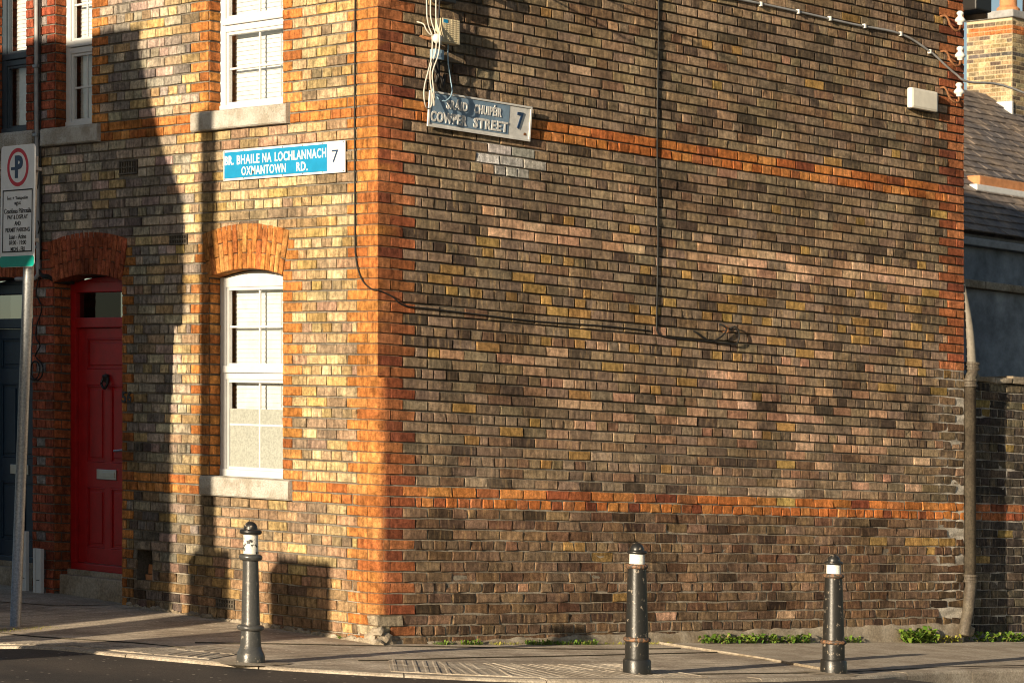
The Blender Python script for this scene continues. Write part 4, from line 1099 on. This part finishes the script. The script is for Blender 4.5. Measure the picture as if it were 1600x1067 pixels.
# ------------------------------------------------------------------ drainpipe
dp = thing('drainpipe', 'old brown cast iron drainpipe at the far end of the side wall', 'drainpipe', (6.56, -.04, -.09))
py_ = -.015
m = MB(); m.tube([(6.645, py_, 2.12), (6.645, py_, .46)], .052, 16); m.build('lower_pipe', 'pipe_iron', dp, smooth=True)
m = MB(); m.tube([(6.645, py_, .48), (6.64, py_ - .01, .40), (6.585, py_ - .03, .20), (6.52, py_ - .045, .05), (6.50, py_ - .05, -.03)], .050, 16, 5); m.build('shoe', 'pipe_iron', dp, smooth=True)
m = MB(); m.tube([(6.70, py_ + .02, 2.30), (6.70, py_ + .015, 2.25), (6.675, py_, 2.20), (6.647, py_, 2.16), (6.645, py_, 2.10)], .050, 16, 5); m.build('offset_bend', 'pipe_iron', dp, smooth=True)
m = MB(); m.tube([(6.695, py_ + .02, 2.28), (6.66, py_ + .02, 2.62), (6.60, py_ + .06, 3.02)], [.045, .026], 14, 4); m.build('upper_pipe', 'pipe_plastic', dp, smooth=True)
for z, x_ in ((2.275, 6.70), (2.13, 6.645), (.455, 6.645)):
    m = MB(); m.lathe([(.05, -.035), (.066, -.033), (.066, -.015), (.060, -.010), (.060, .012), (.068, .016), (.068, .034), (.05, .036)], (x_, py_ + (.018 if z > 2.2 else 0), z), 20); m.build('collar', 'pipe_iron', dp, smooth=False)
m = MB(); rock(m, (6.60, .0, .02), .09, rp, (1, .7, .7)); rock(m, (6.66, .03, .0), .08, rp, (1.4, .6, .6)); m.build('broken_mortar', 'concrete', dp)

# ------------------------------------------------------------------ pipe and wires between the two houses
st = thing('service_pipe', 'dark service pipe with wires between the two upper left windows', 'pipe', front(4.18, 2.6, .03))
m = MB(); m.tube([front(4.185, 5.4, .03), front(4.185, 3.9, .03), front(4.17, 3.3, .03), front(4.16, 2.70, .03), front(4.175, 2.62, .03), front(4.24, 2.60, .03), front(4.5, 2.60, .02)], .017, 10, 5); m.build('pipe', 'lead_grey', st, smooth=True)
m = MB()
for a in (.025, .045, -.03): m.tube([front(4.185 + a, 5.4, .015), front(4.185 + a * 1.1, 4.0, .018), front(4.17 + a, 3.4, .018), front(4.16 + a * .6, 2.75, .02)], .006, 6, 5)
for k in range(3): m.tube([front(4.16, 2.66 + .012 * k, .03), front(4.10, 2.61 + .01 * k, .035), front(4.02, 2.60 + .012 * k, .03), front(3.99, 2.57 + .01 * k, -.02), front(3.9, 2.565 + .01 * k, -.14)], .0065, 6, 5)
m.build('wires', 'black_rubber', st, smooth=True)
m = MB()
for z in (4.9, 4.3, 3.75, 3.2, 2.85): m.cbox(front(4.155, z - .012, .0), front(4.215, z + .012, .052), .003)
m.build('pipe_clip', 'galvanised', st)
rw = random.Random(9)
P_ = [front(4.16, 2.62, .02), front(4.19, 2.48, .03), front(4.11, 2.36, .03), front(4.20, 2.22, .02), front(4.19, 2.12, .03), front(4.12, 2.06, .04), front(4.20, 1.98, .03)]
P_ += [front(4.16 + .075 * math.cos(t), 1.86 + .075 * math.sin(t), .03 + .004 * i) for i, t in enumerate([R(120 + 45 * k) for k in range(14)])]
cable('loose black wire hanging in loops on the pier between the doors', P_, .006, 'black_rubber', 4)
P_ = [front(4.21, 3.6, .02), front(4.15, 3.35, .04), front(4.24, 3.2, .03), front(4.13, 3.0, .04), front(4.25, 2.85, .03), front(4.16, 2.70, .03)]
cable('thin black wire twisting round the service pipe', P_, .005, 'black_rubber', 6)
# two lengths of white trunking stood by the doors
for lab, (y0, y1, z0, z1, xx) in (('taller white plastic offcut standing beside the blue door', (4.245, 4.365, .09, .57, -.06)), ('shorter white trunking offcut standing against the pier', (4.045, 4.155, .085, .44, -.05))):
    t_ = thing('plastic_offcut', lab, 'trunking', (xx, (y0 + y1) / 2, z0), 'white plastic offcuts by the doors')
    m = MB(); m.cbox((xx - .035, y0, z0), (xx, y1, z1), .004); m.build('channel', 'upvc', t_)
    m = MB(); m.cbox((xx - .038, y0 + .015, z0 + .10), (xx - .0355, y0 + .06, z0 + .106), .0005); m.build('slot', 'black_metal', t_)
    m = MB(); m.cbox((xx - .042, y0 + .07, z0 + .002), (xx - .0355, y0 + .082, z1 - .004), .002); m.build('rib', 'upvc', t_)

# ------------------------------------------------------------------ weeds along the wall foot
def weeds(lab, x0, x1, y0, n, h, mat, spread=.05, leafy=False, seed=1):
    rg = random.Random(seed); m = MB()
    for i in range(n):
        x = rg.uniform(x0, x1); y = y0 + rg.uniform(-spread, .02); z = gz(x, y); a = rg.uniform(0, 6.28); L_ = h * rg.uniform(.4, 1.1); w_ = L_ * (.32 if leafy else .13)
        up = rg.uniform(.3, 1.0); d = Vector((math.cos(a), math.sin(a), 0)); sd_ = Vector((-d.y, d.x, 0)); b = Vector((x, y, z))
        if leafy: b.z += rg.uniform(0, h * .8)
        p1 = b + d * L_ * .45 * (1.2 - up * .5) + Vector((0, 0, L_ * .55 * up)); p2 = b + d * L_ * .9 * (1.2 - up * .5) + Vector((0, 0, L_ * (.75 * up - .12)))
        m.add([b - sd_ * w_ * .25, b + sd_ * w_ * .25, p1 + sd_ * w_ * .6, p1 - sd_ * w_ * .6, p2], [(0, 1, 2, 3), (3, 2, 4)])
    o = m.build('weeds', mat, None, origin=((x0 + x1) / 2, y0, gz((x0 + x1) / 2, y0))); o['label'] = lab; o['category'] = 'weeds'; o['group'] = 'weeds along the wall foot'
weeds('small grass tuft at the wall foot nearest the corner on the side street', .50, .64, -.035, 60, .06, 'leaf_green', .04, False, 1)
weeds('second small tuft of weeds along the foot of the side wall', .74, .95, -.035, 90, .07, 'leaf_green', .04, False, 2)
weeds('low yellowish weeds at the wall foot left of the middle bollard', 1.02, 1.30, -.05, 80, .045, 'leaf_yellow', .06, False, 3)
weeds('strip of green weeds at the wall foot left of the middle bollard', 1.35, 2.05, -.05, 330, .07, 'leaf_green', .06, False, 4)
weeds('low weeds behind the middle bollard', 2.1, 2.9, -.05, 160, .04, 'leaf_yellow', .06, False, 5)
weeds('dense green weeds at the wall foot between the two black bollards', 3.2, 4.5, -.05, 430, .07, 'leaf_green', .07, True, 6)
weeds('low weeds at the wall foot right of the last bollard', 4.75, 5.15, -.05, 120, .05, 'leaf_green', .05, True, 7)
weeds('tall leafy weed growing at the wall foot left of the drainpipe', 5.66, 6.05, -.06, 230, .11, 'leaf_green', .08, True, 8)
weeds('leafy weeds at the foot of the yard wall by the drainpipe', 6.72, 7.7, .03, 260, .08, 'leaf_green', .08, True, 9)
weeds('low weeds between the tall weed and the drainpipe', 6.12, 6.45, -.06, 90, .06, 'leaf_yellow', .06, True, 12)
weeds('tiny green tuft at the foot of the sunlit front wall', -.04, .02, .40, 30, .05, 'leaf_green', .04, False, 10)
weeds('yellow moss around the foot of the parking sign post', -1.85, -1.30, 2.05, 240, .025, 'leaf_yellow', .12, False, 11)

# ------------------------------------------------------------------ yards and houses behind, right
yard = thing('yard_building', 'grey rendered outbuilding with coping in shade behind the yard wall', 'outbuilding', (9.5, 1.7, 0))
m = MB(); m.box((8.0, 1.6, -.2), (13.5, 1.8, 3.12)); m.build('wall', 'render_grey', yard)
m = MB()
for i in range(6): m.cbox((8.0 + .92 * i, 1.52, 3.122), (8.91 + .92 * i, 1.88, 3.20), .012, .004, rv)
m.build('coping', 'concrete', yard)
m = MB(); m.box((9.6, 2.6, -.2), (15.0, 6.0, 3.66)); m.build('rear_wall', 'render_grey', yard)
m = MB(); m.cbox((9.5, 2.5, 3.663), (15.1, 6.1, 3.74), .01); m.build('flat_roof', 'lead_grey', yard)

far = thing('rear_house', 'slate roofed house with yellow brick chimney behind the far end of the wall', 'house', (22, 11, 0))
m = MB(); m.box((19.0, 9.9, -.5), (32, 17, 4.84)); m.build('wall', 'render_grey', far)
EY, EZ = 9.7, 4.86
def roof_pt(x, s, h=0): c, q = math.cos(R(35)), math.sin(R(35)); return (x, EY + s * c - h * q, EZ + s * q + h * c)
m = MB(); a = 5.13
m.add([roof_pt(18.7, 0), roof_pt(32.5, 0), roof_pt(32.5, a), roof_pt(18.7, a)], [(0, 1, 2, 3)])
m.add([roof_pt(18.7, 0), roof_pt(18.7, a), (18.7, EY + 2 * a * math.cos(R(35)), EZ), ], [(0, 1, 2)])
m.add([roof_pt(18.7, a), roof_pt(32.5, a), (32.5, EY + 2 * a * math.cos(R(35)), EZ), (18.7, EY + 2 * a * math.cos(R(35)), EZ)], [(0, 1, 2, 3)])
froof = m.build('roof', 'slate', far)
rl = random.Random(55)
slate_me = None; stuff = MB(); cnt = 0
for r_ in range(24):
    for k in range(40):
        x_ = 18.75 + (k + (.5 if r_ % 2 else 0)) * .31; s_ = r_ * .215
        xx, yy, zz2 = roof_pt(x_, s_, .012 + rl.uniform(0, .012))
        V = [roof_pt(x_ + .004, s_ - .005, .02 + rl.uniform(0, .014)), roof_pt(x_ + .302, s_ - .005 + rl.uniform(-.012, .012), .02 + rl.uniform(0, .014)), roof_pt(x_ + .302, s_ + .28, .004), roof_pt(x_ + .004, s_ + .28, .004)]
        V += [(p[0], p[1] + .004, p[2] - .009) for p in V]
        F_ = [(0, 1, 2, 3), (0, 4, 5, 1), (1, 5, 6, 2), (3, 2, 6, 7), (0, 3, 7, 4)]
        if 19.8 < x_ < 24.4 and cnt < 290:
            mm = MB(); mm.add(V, F_); mm.build('slate', 'slate', froof, origin=(xx, yy, zz2)); cnt += 1
        else: stuff.add(V, F_)
stuff.build('slate_courses', 'slate', far, kind='stuff')
m = MB(); m.cbox((21.2, *roof_pt(0, 1.42, .0)[1:]), (23.2, roof_pt(0, 1.42)[1] + .25, roof_pt(0, 1.42)[2] + .22), .02); m.build('skylight_kerb', 'terracotta', far)
m = MB(); m.cbox((21.0, roof_pt(0, 1.36)[1] - .05, roof_pt(0, 1.36)[2] + .0), (23.3, roof_pt(0, 1.36)[1] + .1, roof_pt(0, 1.36)[2] + .1), .02); m.build('skylight_flashing', 'sign_white', far)
# chimney: faces -X (lit) and -Y
CX, CY, CZ0, CZ1, CWX, CWY = 25.5, 13.43, 6.9, 9.12, 1.4, .95
ch = far
mb = MB(); mb.box((CX, CY, CZ0), (CX + CWX, CY + CWY, CZ1)); mb.c += [(.5, .42, .28, 0)] * 8
chim = mb.build('chimney_stack', 'mortar', far)
rc = random.Random(66); recs = []
def cfx(u, z, n): return (CX - n, CY + u, z)
def cfy(u, z, n): return (CX + u, CY - n, z)
for fn, W_ in ((cfx, CWY), (cfy, CWX)):
    for j in range(int((CZ1 - CZ0) / .075)):
        z = CZ0 + j * .075; u = 0 if j % 2 else -.115
        top = CZ1 - z
        while u < W_ - .02:
            a_, b_ = max(u, 0), min(u + .23, W_)
            if b_ - a_ > .03:
                if .15 < top < .30: tn = jit((.48, .17, .06), rc)
                elif .62 < top < .70 or j == 9: tn = jit((.13, .12, .11), rc)
                else: tn = jit(pick([((.38, .275, .15), 36), ((.42, .33, .20), 26), ((.29, .215, .135), 26), ((.15, .115, .085), 22)], rc), rc, .15)
                V, F = brick_geo([(a_ + .005, z + .006), (b_ - .005, z + .006), (b_ - .005, z + .069), (a_ + .005, z + .069)], fn, rc, prot=.012 if .15 < top < .30 else .006)
                recs.append((V, F, (*tn, 0)))
            u += .23
for i, (V, F, c) in enumerate(recs):
    if i < 280:
        mm = MB(); mm.add(V, F, c); mm.build('brick', 'brick', chim, origin=V[0])
st_ = MB()
for V, F, c in recs[280:]: st_.add(V, F, c)
if st_.v: st_.build('brickwork', 'brick', far, kind='stuff')
m = MB(); m.cbox((CX - .06, CY - .06, CZ1 + .002), (CX + CWX + .06, CY + CWY + .06, CZ1 + .13), .02); m.build('chimney_cap', 'lead_grey', far)
m = MB(); m.cbox((CX - .05, CY - .03, CZ0 + .50), (CX + .0, CY + CWY * .88, CZ0 + .80), .01); m.build('lead_flashing', 'sign_white', far)
for kx, ky in ((.30, .30), (.95, .3)):
    m = MB(); m.lathe([(.20, 0), (.20, .08), (.15, .12), (.135, .7), (.16, .72), (.16, .78), (.12, .78)], (CX + kx, CY + ky, CZ1 + .13), 24); m.build('chimney_pot', 'terracotta', far, smooth=False)
# tree far behind, seen as a few blurred twigs beside the chimney
tr = thing('tree', 'blurred tree behind the chimney at the top right', 'tree', (40, 31, 0))
m = MB(); rt = random.Random(8); m.tube([(40, 31, -1), (40.1, 31, 4), (39.9, 31.2, 9)], [.3, .12], 10, 4)
for i in range(14):
    a = rt.uniform(0, 6.28); z = rt.uniform(5, 9); m.tube([(40, 31.1, z), (40 + 1.4 * math.cos(a), 31 + 1.4 * math.sin(a), z + 1.2), (40 + 2.4 * math.cos(a), 31 + 2.4 * math.sin(a), z + 2.2)], [.07, .02], 6, 3)
m.build('trunk', 'timber', tr)
m = MB()
for i in range(2600):
    a, b = rt.uniform(0, 6.28), rt.uniform(-1, 1); q = 2.9 * rt.random() ** .4; c = Vector((40 + q * math.cos(a) * math.sqrt(1 - b * b), 31 + q * math.sin(a) * math.sqrt(1 - b * b), 10 + 2.6 * b * rt.random() ** .3))
    if math.sin(c.x * 2.1) + math.sin(c.y * 2.3 + 1) + math.sin(c.z * 2.6) < -.2: continue
    d = Vector((rt.uniform(-1, 1), rt.uniform(-1, 1), rt.uniform(-1, 1))).normalized() * .13; e = d.cross(Vector((rt.uniform(-1, 1), rt.uniform(-1, 1), 1))).normalized() * .07
    m.add([c - d, c + e, c + d, c - e], [(0, 1, 2, 3)])
m.build('crown', 'leaf_dark', tr)

# ------------------------------------------------------------------ across the street, behind the camera's left shoulder: what throws the shadows
D = 9.5
def opx(D_, s, z):                                     # where something D_ across the street must reach to shade the front wall at (s, z)
    y = s - D_ * math.tan(SUN_AZ)
    return y, z + D_ * math.tan(SUN_EL) / math.cos(SUN_AZ) - FALL * RGT[1] * s + FALL * (-RGT[0] * D_ + RGT[1] * y)
def opp(s, z): return opx(D, s, z)
oh = thing('opposite_house', 'rendered house across the street, outside the picture to the left', 'house', (-D - 4, 6, 0))
P = [opp(*p) for p in ((2.40, -4), (2.40, 2.27), (2.235, 2.30), (2.235, 3.14), (2.54, 3.62), (2.82, 4.36), (12, 4.42), (12, -4))]
P[0] = (P[0][0], -.3); P[-1] = (P[-1][0], -.3)
m = MB(); m.prism(P, lambda u, z, d: (d, u, z), -D, -D - 8); m.build('wall', 'pebbledash', oh)
m = MB(); m.cbox((-D - 8.2, P[5][0] - .0, P[5][1] + .0), (-D + .1, P[6][0], P[6][1] + .08), .02); m.build('roof_ridge', 'slate', oh)
for yy in (2.0, 5.5):
    for zz3 in (1.2, 4.0):
        m = MB(); m.cbox((-D + .002, yy, zz3), (-D + .06, yy + 1.1, zz3 + 1.5), .01); w_ = m.build('window', 'upvc', oh)
        m = MB(); m.add([(-D + .061, yy + .08, zz3 + .08), (-D + .061, yy + 1.02, zz3 + .08), (-D + .061, yy + 1.02, zz3 + 1.42), (-D + .061, yy + .08, zz3 + 1.42)], [(0, 1, 2, 3)]); m.build('pane', 'window_glass', w_)
pl = thing('telegraph_pole', 'timber telegraph pole across the street, outside the picture', 'pole', (-8.6, 0, 0))
y_a, z_a = opx(8.6, 1.955, .3); y_b, z_b = opx(8.6, 1.935, 3.80)
m = MB(); m.tube([(-8.6, y_a + (y_a - y_b) * (z_a + .4) / (z_b - z_a), -.4), (-8.6, y_a, z_a), (-8.6, y_b, z_b)], [.112, .10], 16); m.build('shaft', 'timber', pl, smooth=True)
for lab, (s0, s1, zt, dd) in (('rendered gate pier across the street beside the pole, outside the picture', (1.68, 2.08, .56, 8.2)), ('broader rendered gate pier across the street, outside the picture', (.51, 1.09, .545, 8.2))):
    ya, zb_ = opx(dd, s0, zt); yb, _ = opx(dd, s1, zt)
    gp = thing('gate_pier', lab, 'gate pier', (-dd, (ya + yb) / 2, 0), 'gate piers across the street')
    m = MB(); m.cbox((-dd - .5, ya, -.3), (-dd, yb, zb_ - .08), .01); m.build('pier', 'pebbledash', gp)
    m = MB(); m.cbox((-dd - .52, ya - .01, zb_ - .079), (-dd + .02, yb + .01, zb_), .02); m.build('pier_cap', 'concrete', gp)
# overhead wires from the wall bracket; their shadows rake over the side wall
for lab, a_, b_ in (('overhead wire reaching from the side wall bracket over the road, upper one', (.4, -.20, 5.15), (-5.5, -7.0, 6.8)), ('overhead wire reaching from the side wall bracket over the road, lower one', (.4, -.13, 4.98), (-7.5, -6.0, 6.4))):
    mid_ = tuple((p + q) / 2 - (0, 0, .12)[i] for i, (p, q) in enumerate(zip(a_, b_)))
    cable(lab, [a_, mid_, b_], .008, 'black_rubber', 8, name='overhead_wire')

# ------------------------------------------------------------------ the street is not level: everything stands on its fall
bpy.context.view_layer.update()
done = set()
for o in col.objects:
    if o.type in ('CAMERA', 'LIGHT'): continue
    l = o.location; l.z -= FALL * (RGT[0] * l.x + RGT[1] * l.y)
    if o.type == 'MESH' and o.data.name not in done:
        done.add(o.data.name); me = o.data; n = len(me.vertices); c = [0.0] * (3 * n); me.vertices.foreach_get('co', c)
        for i in range(n): c[3 * i + 2] -= FALL * (RGT[0] * c[3 * i] + RGT[1] * c[3 * i + 1])
        me.vertices.foreach_set('co', c); me.update()
